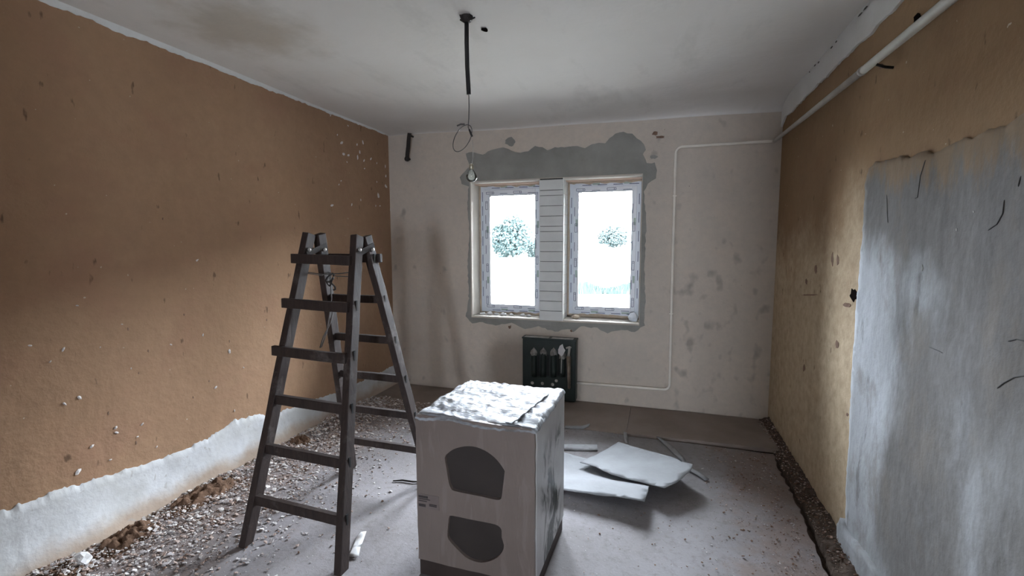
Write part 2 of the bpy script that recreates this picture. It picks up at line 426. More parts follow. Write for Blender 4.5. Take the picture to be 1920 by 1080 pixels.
# ------------------------------------------------------------------ structure
# floor: screed slab with a broken right-hand edge, subfloor below, boards along the window wall
gro = [(3.640, -.70), (3.627, -.736), (3.60, -1.0), (3.598, -1.146), (3.605, -1.382), (3.596, -1.585), (3.585, -1.818), (3.57, -2.043), (3.56, -2.6), (3.57, -3.4), (3.56, -4.4), (3.58, YB)]
edge = []
for (a, b) in zip(gro, gro[1:]):
    for k in range(6):
        t = k/6; edge.append((a[0]+(b[0]-a[0])*t+random.uniform(-.012, .010), a[1]+(b[1]-a[1])*t))
bm = bmesh.new()
slab(bm, [(-.02, YB), (-.02, -.70)] + [(.3*i, -.70+random.uniform(-.004, .004)) for i in range(1, 9)] + [(2.56, -.702), (2.57, -.713), (2.8, -.716), (3.1, -.722), (3.4, -.728), (3.6, -.735)] + edge[4:] + [(3.58, YB)], lambda x, y: (x, y, 0), (0, 0, 1), .0, step=.16, relief=.005, rscale=2.5)
for v_ in bm.verts: pass
floor = obj('floor', bm, 'dusty_floor', kind='structure', smooth=False)
for p_ in floor.data.polygons: p_.use_smooth = True
sol = floor.modifiers.new('solid', 'SOLIDIFY'); sol.thickness = .03; sol.offset = -1 if floor.data.polygons[0].normal.z > 0 else 1
bm = bmesh.new(); box(bm, (-.3, YB-.3, -.14), (W+.3, .0, -.045)); obj('subfloor', bm, 'soil', floor)
for x0, x1, lift in ((-.02, 1.28, 0), (1.284, 2.560, .0), (2.564, 3.665, .020)):
    bm = bmesh.new(); n = 14
    for i in range(n):
        a, b = x0+(x1-x0)*i/n, x0+(x1-x0)*(i+1)/n
    rows = []
    for i in range(n+1):
        x = x0+(x1-x0)*i/n; j = random.uniform(-.003, .003); l0 = lift*(.4+.6*i/n)
        rows.append([bm.verts.new((x, y, z)) for y, z in ((-.688+j, -.03+l0), (-.688+j, .002+l0), (-.02, .004), (-.02, -.03))])
    for a, b in zip(rows, rows[1:]):
        for k in range(4): bm.faces.new((a[k], a[(k+1) % 4], b[(k+1) % 4], b[k]))
    bm.faces.new(rows[0]); bm.faces.new(rows[-1][::-1])
    obj('floor_board', bm, 'board_brown', floor)
# soil ridge between the slab and the right-hand wall
bm = bmesh.new(); nx, ny = 16, 420; g = []
for j in range(ny+1):
    y = -.05-(5.2*j/ny); row = []
    xl = 3.64 if y > -.72 else min(gro, key=lambda q: abs(q[1]-y))[0]+.03
    for i in range(nx+1):
        t = i/nx; x = xl+(W+.01-xl)*t
        h = .004+.045*t**1.5+.016*noise.noise(Vector((x*14, y*9, 2)))+.016*noise.noise(Vector((x*40, y*32, 5)))
        row.append(bm.verts.new((x, y, h-(.05 if i == 0 else 0))))
    g.append(row)
for a, b in zip(g, g[1:]):
    for i in range(nx): bm.faces.new((a[i], a[i+1], b[i+1], b[i]))
obj('soil_ridge', bm, 'soil', floor, smooth=True, kind='stuff')

# ceiling with a cove over the window wall
bm = bmesh.new(); prof = [(YB-.1, H), (-4, H), (-3, H+.004), (-2, H), (-1, H-.006), (-.34, H-.004)]
for k in range(1, 13):
    t = k/12*math.pi/2; prof.append((-.34+.34*math.sin(t), H-.004-1.0*(1-math.cos(t))))
prof.append((.02, H-1.02)); nx = 24; rows = []
for i in range(nx+1):
    x = -.02+(W+.04)*i/nx
    dr = .02+.06*x/W
    rows.append([bm.verts.new((x, y, (z if z > H-.01 else H-.004-(H-.004-z)*dr)+.010*noise.noise(Vector((x*1.1, y*1.3, 0)))*(1 if y > -4 else .3))) for y, z in prof])
for a, b in zip(rows, rows[1:]):
    for k in range(len(prof)-1): bm.faces.new((a[k], b[k], b[k+1], a[k+1]))
ceiling = obj('ceiling', bm, 'ceiling_limewash', kind='structure', smooth=True)
bm = bmesh.new(); box(bm, (-.3, YB-.3, H+.03), (W+.3, .4, H+.2)); obj('slab_above', bm, 'ceiling_limewash', ceiling)

bm = bmesh.new(); box(bm, (-.3, YB-.3, -.05), (0, .36, H+.03)); wl = obj('wall_left', bm, 'ochre_left', kind='structure')
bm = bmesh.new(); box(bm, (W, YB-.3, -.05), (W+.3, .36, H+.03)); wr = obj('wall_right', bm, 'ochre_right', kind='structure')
bm = bmesh.new(); box(bm, (0, YB-.3, -.05), (DX0, YB, H+.03)); box(bm, (DX1, YB-.3, -.05), (W, YB, H+.03)); box(bm, (DX0, YB-.3, DZ), (DX1, YB, H+.03))
wfr = obj('wall_front', bm, 'rear_wall_plaster', kind='structure')
bm = bmesh.new(); box(bm, (HX0-.2, HY-.2, -.05), (HX0, YB-.3, H)); box(bm, (HX1, HY-.2, -.05), (HX1+.2, YB-.3, H))
box(bm, (HX0, HY-.2, -.05), (HW[0], HY, H)); box(bm, (HW[1], HY-.2, -.05), (HX1, HY, H)); box(bm, (HW[0], HY-.2, -.05), (HW[1], HY, HW[2])); box(bm, (HW[0], HY-.2, HW[3]), (HW[1], HY, H))
obj('added_hall_walls', bm, 'rear_wall_plaster', wfr)  # added out of view to light the room from behind
bm = bmesh.new(); box(bm, (HX0-.2, HY-.2, H), (HX1+.2, YB-.3, H+.2)); obj('added_hall_ceiling', bm, 'ceiling_limewash', wfr)
bm = bmesh.new(); box(bm, (HX0-.2, HY-.2, -.14), (HX1+.2, YB, -.002)); obj('added_hall_floor', bm, 'board_brown', wfr)

bm = bmesh.new()
box(bm, (0, 0, -.3), (WIN[0][0], WALLT, H+.03)); box(bm, (WIN[1][1], 0, -.3), (W, WALLT, H+.03))
box(bm, (WIN[0][0], 0, -.3), (WIN[1][1], WALLT, WZ0)); box(bm, (WIN[0][0], 0, WZ1), (WIN[1][1], WALLT, H+.03))
box(bm, (WIN[0][1]+.004, .006, WZ0), (WIN[1][0]-.004, WALLT, WZ1), 1)
wb = obj('wall_back', bm, ['greige_plaster', 'cement_joint'], kind='structure')
# pier between the windows: pale blocks, thin joints
zc = WZ1-.012; hs = [.10, .05, .098, .098, .098, .05]+[.097]*20; k = 0
ccl = WZ0
while zc > WZ0+.02:
    h = min(hs[k], zc-WZ0); k += 1
    if zc-h-WZ0 < .04: h = zc-WZ0
    bm = bmesh.new(); j = random.uniform(-.003, .003)
    box(bm, (WIN[0][1]+random.uniform(-.003, .002), -.004+j, zc-h+.0022), (WIN[1][0]+random.uniform(-.002, .003), .30, zc-.0022))
    obj('block', bm, 'block_white', wb, bevel=.003); zc -= h

# cement render around the openings: outlines read off the photograph, lying on the wall
def wallpts(pts, ax, v): return [at(x, y, ax, v) for x, y in pts]
top = [(866, 345), (862, 333), (872, 322), (882, 312), (876, 300), (874, 288), (885, 285), (905, 290), (925, 280), (945, 277), (960, 282), (975, 287), (990, 284), (1003, 274), (1017, 276), (1026, 281), (1040, 277), (1058, 276), (1075, 274), (1098, 277), (1110, 270), (1135, 268), (1143, 258), (1155, 251), (1170, 248), (1185, 250), (1195, 260), (1207, 270), (1211, 282), (1206, 290), (1214, 306), (1228, 305), (1232, 318), (1230, 335), (1215, 345), (1207, 360), (1212, 420), (1208, 500), (1210, 560), (1208, 610), (1190, 622), (1165, 618), (1140, 624), (1120, 615), (1090, 612), (1075, 622), (1065, 616), (1040, 622), (1010, 612), (985, 616), (960, 606), (930, 610), (905, 604), (885, 606), (874, 594), (879, 560), (877, 500), (880, 440), (877, 380), (879, 350)]
poly = [(q.x, q.z) for q in wallpts(top, 1, 0)]
poly = rough_outline(poly, .03, .006)
e = .006
holes = [[(WIN[0][0]-e, WZ0-e), (WIN[1][1]+e, WZ0-e), (WIN[1][1]+e, WZ1+e), (WIN[0][0]-e, WZ1+e)]]
bm = bmesh.new(); slab(bm, poly, lambda x, z: (x, 0, z), (0, -1, 0), .004, holes, .08, .002, 6)
obj('cement_patch', bm, 'cement', wb)
def blob(cx, cy, rx, ry, plane, n=14, jit=.25):
    return [at(cx+rx*math.cos(2*math.pi*k/n)*(1+random.uniform(-jit, jit)), cy+ry*math.sin(2*math.pi*k/n)*(1+random.uniform(-jit, jit)), *plane) for k in range(n)]
for cx, cy, rx, ry in ((957, 266, 9, 8), (1226, 294, 7, 4)):
    bm = bmesh.new(); slab(bm, [(q.x, q.z) for q in blob(cx, cy, rx, ry, (1, 0))], lambda x, z: (x, 0, z), (0, -1, 0), .003, step=0)
    obj('cement_dab', bm, 'cement', wb)
for cx, cy, rx, ry in ((1238, 257, 9, 3), (1228, 250, 5, 4), (956, 613, 3, 3), (1072, 620, 3, 3)):   # chipped spots
    bm = bmesh.new(); slab(bm, [(q.x, q.z) for q in blob(cx, cy, rx, ry, (1, 0), 10, .4)], lambda x, z: (x, 0, z), (0, -1, 0), .002, step=0)
    obj('chipped_spot', bm, 'crumb_brown', wb)

# white skirting plaster on the left wall, ragged top edge, flared foot
prof_y = [(YB, .36), (-3.6, .38), (-3.25, .358), (-2.95, .34), (-2.70, .295), (-2.46, .28), (-2.25, .285), (-2.04, .325), (-1.9, .315), (-1.77, .262), (-1.5, .235), (-1.2, .215), (-.91, .178), (-.6, .19), (-.35, .175), (-.1, .20), (0, .2)]
def top_z(y):
    for (a, p0), (b, p1) in zip(prof_y, prof_y[1:]):
        if a <= y <= b: return p0+(p1-p0)*(y-a)/(b-a)
    return .2
bm = bmesh.new(); rows = []; ny = 520
for j in range(ny+1):
    y = YB+(0-YB)*j/ny; zt = top_z(y)+.016*noise.noise(Vector((0, y*9, 0)))+.014*noise.noise(Vector((3, y*34, 0)))+.008*noise.noise(Vector((5, y*80, 0)))
    row = [bm.verts.new((-.004, y, zt+.001))]
    for k in range(9):
        t = k/8; z = zt*(1-t)-.01*t; fl = .007+.07*max(0, t-.45)**1.7/.55**1.7*(.8+.4*noise.noise(Vector((1, y*2, 7))))
        row.append(bm.verts.new((fl+.005*noise.noise(Vector((z*9, y*6, 1))), y, z)))
    rows.append(row)
for a, b in zip(rows, rows[1:]):
    for k in range(9): bm.faces.new((a[k], b[k], b[k+1], a[k+1]))
obj('baseboard_left', bm, 'skirting_plaster', kind='structure', smooth=True)

# thin ragged lime edge where the left wall meets the ceiling
bm = bmesh.new(); rows = []
for j in range(301):
    y = YB+(-.02-YB)*j/300; d = .022+.012*noise.noise(Vector((0, y*6, 9)))+.008*noise.noise(Vector((0, y*30, 9)))
    rows.append([bm.verts.new(q) for q in ((-.003, y, H-d), (.006, y, H-d+.001), (.008, y, H-.012), (.03, y, H+.004), (.03, y, H+.02))])
for a, b in zip(rows, rows[1:]):
    for k in range(4): bm.faces.new((a[k], b[k], b[k+1], a[k+1]))
obj('trim_1', bm, 'wallwhite_band', kind='structure', smooth=True)

# right wall: white limed band under the ceiling, blocked-up doorway in white plaster
poly = []
for j in range(170):
    y = 0-5.3*j/169; d = .158+.018*noise.noise(Vector((0, y*5, 3)))+.012*noise.noise(Vector((0, y*26, 3)))
    if y > -.12: d += .05*(1+y/.12)
    poly.append((y, H-d))
poly += [(YB, H+.02), (0, H+.02)]
bm = bmesh.new(); slab(bm, poly, lambda y, z: (W, y, z), (-1, 0, 0), .014, step=.15, relief=.004, rscale=3)
obj('trim_2', bm, 'wallwhite_band', kind='structure')
for k in range(16):                      # broken crack line in the band
    y = -.75-1.55*(k/15)+random.uniform(-.03, .03)
    if k in (3, 6, 7, 12): continue
    bm = bmesh.new(); l = random.uniform(.008, .03); z0 = H-.022+random.uniform(-.006, .004)
    slab(bm, [(y-l, z0-.002), (y, z0-.005), (y+l, z0), (y+l*.4, z0+.005), (y-l*.5, z0+.004)], lambda a, z: (W-.018, a, z), (-1, 0, 0), .0015, step=0)
    obj('crack', bm, 'cement_joint', wr)
pp = [(1588, 985), (1590, 950), (1592, 880), (1597, 800), (1601, 720), (1607, 620), (1610, 560), (1616, 500), (1621, 430), (1626, 370), (1624, 345), (1632, 318), (1645, 305), (1668, 302), (1690, 293), (1712, 296), (1735, 285), (1760, 287), (1785, 270), (1800, 262), (1830, 258), (1860, 240), (1890, 240), (1915, 222)]
poly = [(q.y, q.z) for q in wallpts(pp, 0, W)]
poly[0] = (poly[0][0], .12)
poly = rough_path(poly, .02, .006) + [(-2.80, 1.90), (-3.05, 1.91), (-3.3, 1.88), (-3.34, .02), (-1.93, .02)]
def relief_patch(name, poly, thick, mat, relief, rs, parent):
    bm = bmesh.new(); slab(bm, poly, lambda y, z: (W, y, z), (-1, 0, 0), thick, step=.035, relief=relief, rscale=rs)
    return obj(name, bm, mat, parent, smooth=True)
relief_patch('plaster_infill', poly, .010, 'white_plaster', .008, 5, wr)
def skin(q): return Vector((W-(.010+.008*noise.noise(Vector((W, q.y, q.z))*5))-.0003, q.y, q.z))
bm = bmesh.new()                         # plaster slumped onto the floor at the foot of the infill
slab(bm, rough_outline([(-1.80, .005), (-1.76, .10), (-1.80, .15), (-1.90, .13), (-2.1, .16), (-2.6, .12), (-3.3, .10), (-3.3, .005)], .03, .008), lambda y, z: (W, y, z), (-1, 0, 0), .03, step=.04, relief=.008, rscale=7)
obj('plaster_foot', bm, 'white_plaster', wr, smooth=True)
def spot(cx, cy, rx, ry, mat, name, parent, plane, n3, to3, comp, th=.003):
    bm = bmesh.new(); slab(bm, [(q[comp[0]], q[comp[1]]) for q in blob(cx, cy, rx, ry, plane, 12, .35)], to3, n3, th, step=0)
    return obj(name, bm, mat, parent)
RW = ((0, W), (-1, 0, 0), lambda y, z: (W, y, z), (1, 2))
spot(1601, 554, 6, 11, 'hole_black', 'socket_hole', wr, *RW[:1], *RW[1:])
spot(1590, 572, 7, 4, 'crumb_brown', 'chipped_spot', wr, *RW[:1], *RW[1:])
spot(1722, 38, 7, 12, 'hole_black', 'chipped_spot', wr, *RW[:1], *RW[1:])
for a in ((1530, 505, 2, 8), (1561, 485, 2, 11), (1571, 488, 2, 9), (1512, 528, 2, 5), (1570, 645, 3, 7), (1516, 553, 14, 1.6), (1589, 777, 2, 3), (1508, 690, 2, 6), (1653, 125, 4, 5)):
    spot(*a, 'crumb_brown', 'scratch', wr, *RW[:1], *RW[1:], .0015)
# scored marks on the plaster infill
IW = ((0, W-.012), (-1, 0, 0), lambda y, z: skin(Vector((0, y, z))), (1, 2))
for pts in ([(1920, 640), (1905, 636), (1890, 640)], [(1920, 704), (1900, 707), (1882, 718), (1870, 728)], [(1660, 365), (1662, 400), (1664, 418)], [(1735, 300), (1725, 330), (1718, 370), (1713, 372)], [(1884, 375), (1882, 400), (1872, 420), (1855, 432)], [(1740, 650), (1760, 658), (1768, 662)], [(1915, 330), (1910, 350)]):
    bm = bmesh.new(); q = [at(x, y, 0, W-.01) for x, y in pts]; q = [skin(a.lerp(b, k/6)) for a, b in zip(q, q[1:]) for k in range(6)]+[skin(q[-1])]; tube(bm, q, [.0006]+[.0018]*(len(q)-2)+[.0006], 6); obj('scored_line', bm, 'cement_joint', wr)
for a in ((1824, 397, 2, 2), (1791, 431, 2, 3), (1727, 502, 1.2, 5)): spot(*a, 'cement', 'pit', wr, *IW[:1], *IW[1:], .001)

# white flecks where the left wall is chipped
fl = [(619, 217, 2), (650, 219, 5), (681, 229, 5), (695, 236, 4), (715, 241, 5), (652, 236, 2), (632, 253, 2), (640, 268, 4), (669, 271, 3), (680, 267, 4), (674, 285, 4), (644, 289, 4), (653, 291, 4), (670, 295, 4), (682, 301, 3), (695, 298, 3), (650, 304, 2), (683, 316, 2), (706, 306, 2), (722, 312, 3), (723, 330, 3), (706, 341, 2), (723, 349, 5), (709, 367, 5), (639, 339, 2), (635, 346, 2), (659, 384, 3), (622, 385, 4), (704, 386, 2), (712, 386, 2), (732, 393, 4), (676, 375, 2), (118, 655, 3), (56, 648, 2.5), (187, 651, 1.5), (93, 678, 2), (320, 646, 2), (369, 488, 3), (148, 745, 3.5), (120, 757, 3), (216, 802, 3), (218, 811, 3), (171, 837, 3), (146, 884, 5), (257, 819, 2), (266, 795, 2.5), (206, 862, 2), (404, 726, 3), (439, 770, 2), (430, 659, 4), (456, 689, 2), (293, 838, 2), (228, 608, 1.5), (144, 573, 2), (380, 628, 2.5), (245, 691, 1.5)]
bm = bmesh.new()
for x, y, s in fl:
    P = at(x, y, 0, 0); sc = s*(P-CAM).length/F*1.05; a = random.uniform(0, 3.14); n = 6
    vs_ = []
    for k in range(n):
        t = 2*math.pi*k/n; q = Vector((math.cos(t)*random.uniform(.7, 1.2), math.sin(t)*random.uniform(.35, .65)))*sc
        vs_.append(bm.verts.new((.0035, P.y+q.x*math.cos(a)-q.y*math.sin(a), P.z+q.x*math.sin(a)+q.y*math.cos(a))))
    bm.faces.new(vs_); c0 = bm.verts.new((.008, P.y, P.z))
    for k in range(n): bm.faces.new((vs_[k], vs_[(k+1) % n], c0))
obj('plaster_flecks', bm, 'crumb_white', wl, kind='stuff')
for x, y, s in ((240, 617, 3), (278, 658, 2.5), (345, 590, 2), (305, 410, 2), (203, 775, 3), (362, 745, 2), (392, 715, 2), (255, 830, 3), (430, 640, 2), (500, 600, 2), (260, 700, 2)):
    spot(x, y, s*.45, s*1.0, 'crumb_brown', 'nick', wl, (0, 0), (1, 0, 0), lambda a, z: (0, a, z), (1, 2), .002)

# ceiling hook hole
P = at(909, 55, 2, H-.001); bm = bmesh.new()
slab(bm, [(P.x+.022*math.cos(t)*random.uniform(.5, 1.2), P.y+.03*math.sin(t)*random.uniform(.5, 1.2)) for t in [k*math.pi/6 for k in range(12)]], lambda x, y: (x, y, H), (0, 0, -1), .0025, step=0)
obj('hook_hole', bm, 'hole_black', ceiling)

# ------------------------------------------------------------------ windows
def window(i, x0, x1, fx0, fx1, fz0, fz1, gx0, gx1, gz0, gz1):
    y0, y1 = .215, .285
    w = empty('window_%d' % i, ((x0+x1)/2, .25, WZ0)); w['kind'] = 'structure'
    inv = Matrix.Translation(-w.location)
    def part(name, bm, mat, parent=None, bevel=0, kind=None):
        bmesh.ops.transform(bm, matrix=inv, verts=bm.verts)
        return obj(name, bm, mat, parent or w, bevel=bevel, kind=kind)
    def ring(a0, a1, c0, c1, b0, b1, d0, d1, ya, yb):          # rectangular ring outer a/c inner b/d
        bm = bmesh.new()
        box(bm, (a0, ya, c0), (b0, yb, c1)); box(bm, (b1, ya, c0), (a1, yb, c1))
        box(bm, (b0, ya, c0), (b1, yb, d0)); box(bm, (b0, ya, d1), (b1, yb, c1)); return bm
    m = .045
    fr = part('frame', ring(fx0, fx1, fz0, fz1, fx0+m, fx1-m, fz0+m, fz1-m, y0, y1), 'frame_film', bevel=.003)
    sa = part('sash', ring(fx0+m-.004, fx1-m+.004, fz0+m-.004, fz1-m+.004, gx0, gx1, gz0, gz1, y0-.012, y1-.01), 'sash_film', bevel=.004)
    part('gasket', ring(gx0, gx1, gz0, gz1, gx0+.004, gx1-.004, gz0+.004, gz1-.004, y0-.008, y1-.03), 'gasket', sa)
    bm = bmesh.new(); box(bm, (gx0, y0+.02, gz0), (gx1, y0+.026, gz1)); part('pane', bm, 'window_glass', sa)
    # protective film with printed marks and tape
    bm = bmesh.new(); bt = bmesh.new()
    def dash(b, cx, cz, lx, lz, y, t=.0008): box(b, (cx-lx/2, y-t, cz-lz/2), (cx+lx/2, y, cz+lz/2))
    def frame_mark(cx, cz, lx, lz, y):
        t = .004
        for s in (-1, 1):
            dash(bm, cx+s*lx/2, cz, t, lz, y); dash(bm, cx, cz+s*lz/2, lx, t, y)
        if lz > lx: dash(bm, cx, cz+lz*.32, lx, t, y)
        else: dash(bm, cx+lx*.3, cz, t, lz, y)
    ys, yf = y0-.012, y0
    for side, c_s, c_f in (('l', (fx0+m+gx0)/2, fx0+m*.45), ('r', (fx1-m+gx1)/2, fx1-m*.45)):
        z = fz0+.12+random.uniform(0, .1); k = 0
        while z < fz1-.12:
            if k % 2 == 0: frame_mark(c_s+random.uniform(-.004, .004), z, .020, .085, ys)
            else: dash(bm, c_s-.012, z, .005, .09, ys)
            dash(bm, c_f, z+.09, .006, .10, yf)
            if k % 3 == 1: dash(bt, c_s+.008, z+.05, .02, .07, ys)
            z += .165+random.uniform(-.02, .03); k += 1
    for c_s, c_f in (((fz1-m+gz1)/2, fz1-m*.45), ((fz0+m+gz0)/2, fz0+m*.45)):
        x = fx0+.11; k = 0
        while x < fx1-.08:
            if k % 2 == 0: frame_mark(x, c_s, .085, .020, ys)
            else: dash(bm, x, c_s-.010, .08, .005, ys)
            dash(bm, x+.06, c_f, .09, .006, yf)
            if k % 2 == 1: dash(bt, x, c_f+.01, .07, .018, yf)
            x += .15; k += 1
    part('printed_marks', bm, 'print_blue', fr); part('tape', bt, 'tape_green', fr)
    # reveal linings, foam joint and sill
    bm = bmesh.new(); box(bm, (x0, .0, WZ0), (x0+.008, y0, WZ1)); part('reveal', bm, 'cream_reveal' if i == 1 else 'block_white')
    if i == 2:
        for k in range(13):
            z = WZ0+.06+k*.0975; bm = bmesh.new(); box(bm, (x0+.0078, .002, z), (x0+.0086, y0-.02, z+.003)); part('joint', bm, 'pink_wood')
    bm = bmesh.new(); box(bm, (x0, .004, WZ1-.014), (x1, .10, WZ1)); part('lintel_board', bm, 'cream_reveal', bevel=.003)
    bm = bmesh.new(); box(bm, (x0+.006, .10, WZ1-.022), (x1, y0, WZ1)); part('lintel_board', bm, 'pink_wood', bevel=.003)
    bm = bmesh.new(); box(bm, (x0, .006, WZ0), (x1, y0+.06, WZ0+.012)); part('window_sill', bm, 'cream_reveal', bevel=.004)
    bm = bmesh.new()                                             # expanding foam all round the frame
    pts = [(fx0-.012, fz0-.005), (fx0-.012, fz1+.004), (fx1+.012, fz1+.004), (fx1+.012, fz0-.008)]
    loop = []
    for a, b in zip(pts, pts[1:]+pts[:1]):
        for k in range(14): t = k/14; loop.append((a[0]+(b[0]-a[0])*t, y0+.018+random.uniform(-.006, .006), a[1]+(b[1]-a[1])*t+random.uniform(-.003, .003)))
    tube(bm, loop, [random.uniform(.018, .025) for _ in loop], 8, closed=True)
    part('foam_joint', bm, 'pur_foam', kind=None)
    bm = bmesh.new(); box(bm, (x0, y0+.03, WZ0), (fx0+.01, y1, WZ1)); box(bm, (fx1-.01, y0+.03, WZ0), (x1, y1, WZ1)); box(bm, (x0, y0+.03, fz1-.01), (x1, y1, WZ1)); box(bm, (x0, y0+.03, WZ0), (x1, y1, fz0+.01))
    part('packing', bm, 'pur_foam')
    return w
window(1, *WIN[0], .962, 1.648, .812, 2.136, 1.062, 1.560, .892, 2.040)
window(2, *WIN[1], 1.912, 2.602, .826, 2.128, 1.998, 2.518, .905, 2.045)
# bits lying on the sills
def lump(bm, c, r, flat=.6, seg=8, rings=5, seed=0):
    c = Vector(c); vs_ = bmesh.ops.create_icosphere(bm, subdivisions=2, radius=1)['verts']
    for v_ in vs_:
        d = v_.co.copy(); k = 1+.45*noise.noise(d*1.7+Vector((seed*3.1, seed, 0)))
        v_.co = c+Vector((d.x*r*k, d.y*r*k*.8, d.z*r*k*flat))
sz = WZ0+.012
for k, (x, s) in enumerate(((1.02, .032), (1.09, .036), (1.16, .030), (1.25, .034), (1.33, .026), (1.45, .030), (1.52, .028))):
    bm = bmesh.new(); lump(bm, (0, 0, s*.40), s, .45, seed=k); o = obj('plaster_crumb', bm, 'white_scrap', smooth=True, loc=(x, .10+.012*(k % 3), sz))
    tag(o, 'small white plaster crumb on the sill of the window near the ladder', 'crumb', 'plaster crumbs on the window sill')
bm = bmesh.new(); lump(bm, (0, 0, .018), .042, .5, seed=11); tag(obj('foam_lump', bm, 'pur_foam', smooth=True, loc=(2.00, .12, sz)), 'yellow lump of hardened foam on the sill above the heater', 'foam lump')
bm = bmesh.new(); lump(bm, (0, 0, .04), .045, 1.0, seed=14); tag(obj('crumpled_film', bm, 'frame_film', smooth=False, loc=(2.555, .13, sz)), 'crumpled pale blue film in the corner of the window sill', 'film')

# ------------------------------------------------------------------ step ladder
lad = empty('step_ladder', (1.09, -2.26, 0)); LI = Matrix.Translation((-1.09, 2.26, 0))
tag(lad, 'dark wooden double step ladder standing open on the dusty floor', 'ladder')
def lp(name, bm, mat='old_dark_wood', parent=lad, bevel=.003, smooth=False):
    bmesh.ops.transform(bm, matrix=LI, verts=bm.verts); return obj(name, bm, mat, parent, bevel=bevel, smooth=smooth)
FL = ((.785, -2.70, 0), (.91, -2.285, 1.605)); FR = ((1.385, -2.72, 0), (1.222, -2.285, 1.59))
RL = ((.785, -1.83, 0), (.912, -2.205, 1.605)); RR = ((1.385, -1.83, 0), (1.222, -2.205, 1.59))
def on_s(S, z): t = z/S[1][2]; return Vector(S[0])+(Vector(S[1])-Vector(S[0]))*t
def stile(S, mort):
    bm = bmesh.new(); A, B = Vector(S[0]), Vector(S[1]); d = (B-A).normalized()
    bar(bm, A, B, .040, .062, (0, 1, 0), 10, .0015)
    for v_ in bm.verts:
        if v_.co.z < .03: v_.co.z = 0
        if v_.co.z < 0: v_.co.z = 0
    o = lp('stile', bm)
    for z in mort:                        # mortise ends of the rungs on the outer face
        c = on_s(S, z); s = 1 if c.x > 1.09 else -1
        bm = bmesh.new(); bar(bm, c+Vector((s*.0175, 0, -.026)), c+Vector((s*.0175, 0, .026)), .010, .013, (0, 1, 0))
        lp('mortise', bm, 'black_rubber', o, 0)
    return o
Z = [1.465, 1.225, .975, .723, .475, .225]
sFL = stile(FL, Z[3:]); sFR = stile(FR, Z[1:]); sRL = stile(RL, Z); sRR = stile(RR, Z)
for i, z in enumerate(Z):
    a, b = on_s(FL, z), on_s(FR, z)
    bm = bmesh.new()
    if i < 3:                              # nailed across the face, ends standing proud
        off = Vector((0, -.043, 0)); bar(bm, a+off+Vector((-.042, 0, .004)), b+off+Vector((.0, 0, -.006)), .052, .024, (0, 1, 0), 4, .001)
    else:
        bar(bm, a+Vector((.012, -.008, .002)), b+Vector((-.012, -.008, -.004)), .050, .030, (0, 1, 0), 4, .001)
    lp('rung', bm)
    a, b = on_s(RL, z), on_s(RR, z); bm = bmesh.new()
    if i == 0: bar(bm, a+Vector((-.03, .043, 0)), b+Vector((.035, .043, 0)), .05, .024, (0, 1, 0), 4, .001)
    else: bar(bm, a+Vector((.012, .004, 0)), b+Vector((-.012, .004, 0)), .044, .030, (0, 1, 0), 4, .001)
    lp('rung', bm)
for S, s in ((FL, 1), (RL, 1), (FR, 1), (RR, 1)):               # hinge plates and bolts
    for z in (1.515,):
        c = on_s(S, z); bm = bmesh.new(); lathe(bm, [(.003, .018), (.010, .019), (.012, .022), (.010, .028), (.003, .030)], c, 10, 'x'); lp('hinge_bolt', bm, 'steel_bolt', lad, 0, True)
for S0, S1 in ((FL, RL), (FR, RR)):
    a, b = on_s(S0, 1.52), on_s(S1, 1.52); bm = bmesh.new(); bar(bm, a+Vector((.0215, -.02, -.03)), b+Vector((.0215, .02, .02)), .003, .03, (0, 0, 1)); lp('hinge_plate', bm, 'rusty_black', lad, 0)
    bm = bmesh.new(); bar(bm, a+Vector((-.0215, -.02, .02)), b+Vector((-.0215, .02, -.03)), .003, .03, (0, 0, 1)); lp('hinge_plate', bm, 'rusty_black', lad, 0)
# safety wire between the stiles, knotted, with a tail of string
a, b = on_s(FL, 1.39), on_s(FR, 1.39); c = on_s(RL, 1.35)
bm = bmesh.new(); tube(bm, [a+Vector((0, .035, 0)), a.lerp(b, .3)+Vector((0, .05, -.012)), a.lerp(b, .6)+Vector((0, .05, -.006)), b+Vector((-.005, .035, .01))], .0028, 6)
tube(bm, [a+Vector((.0, .03, -.005)), a.lerp(b, .25)+Vector((0, .06, -.02)), c+Vector((.02, .0, .03)), a.lerp(b, .55)+Vector((0, .05, -.02)), b+Vector((-.01, .03, -.02))], .0025, 6)
lp('safety_wire', bm, 'wire_grey', lad, 0, True)
bm = bmesh.new(); k0 = a.lerp(b, .42)+Vector((0, .055, -.02))
tube(bm, [k0+Vector((.022*math.cos(t*1.3), .012*math.sin(t*2.1), .018*math.sin(t*1.7)-.006*t)) for t in [x*.45 for x in range(24)]], .005, 6); lp('wire_knot', bm, 'rusty_black', lad, 0, True)
s0 = at(620, 520, 1, -2.24)
bm = bmesh.new(); tube(bm, [k0, s0+Vector((0, 0, -.12)), at(618, 590, 1, -2.20), at(613, 622, 1, -2.2), at(603, 650, 1, -2.22), at(600, 652, 1, -2.22), at(606, 632, 1, -2.215), at(620, 605, 1, -2.20), at(624, 585, 1, -2.2)], .0035, 6); lp('string', bm, 'string', lad, 0, True)

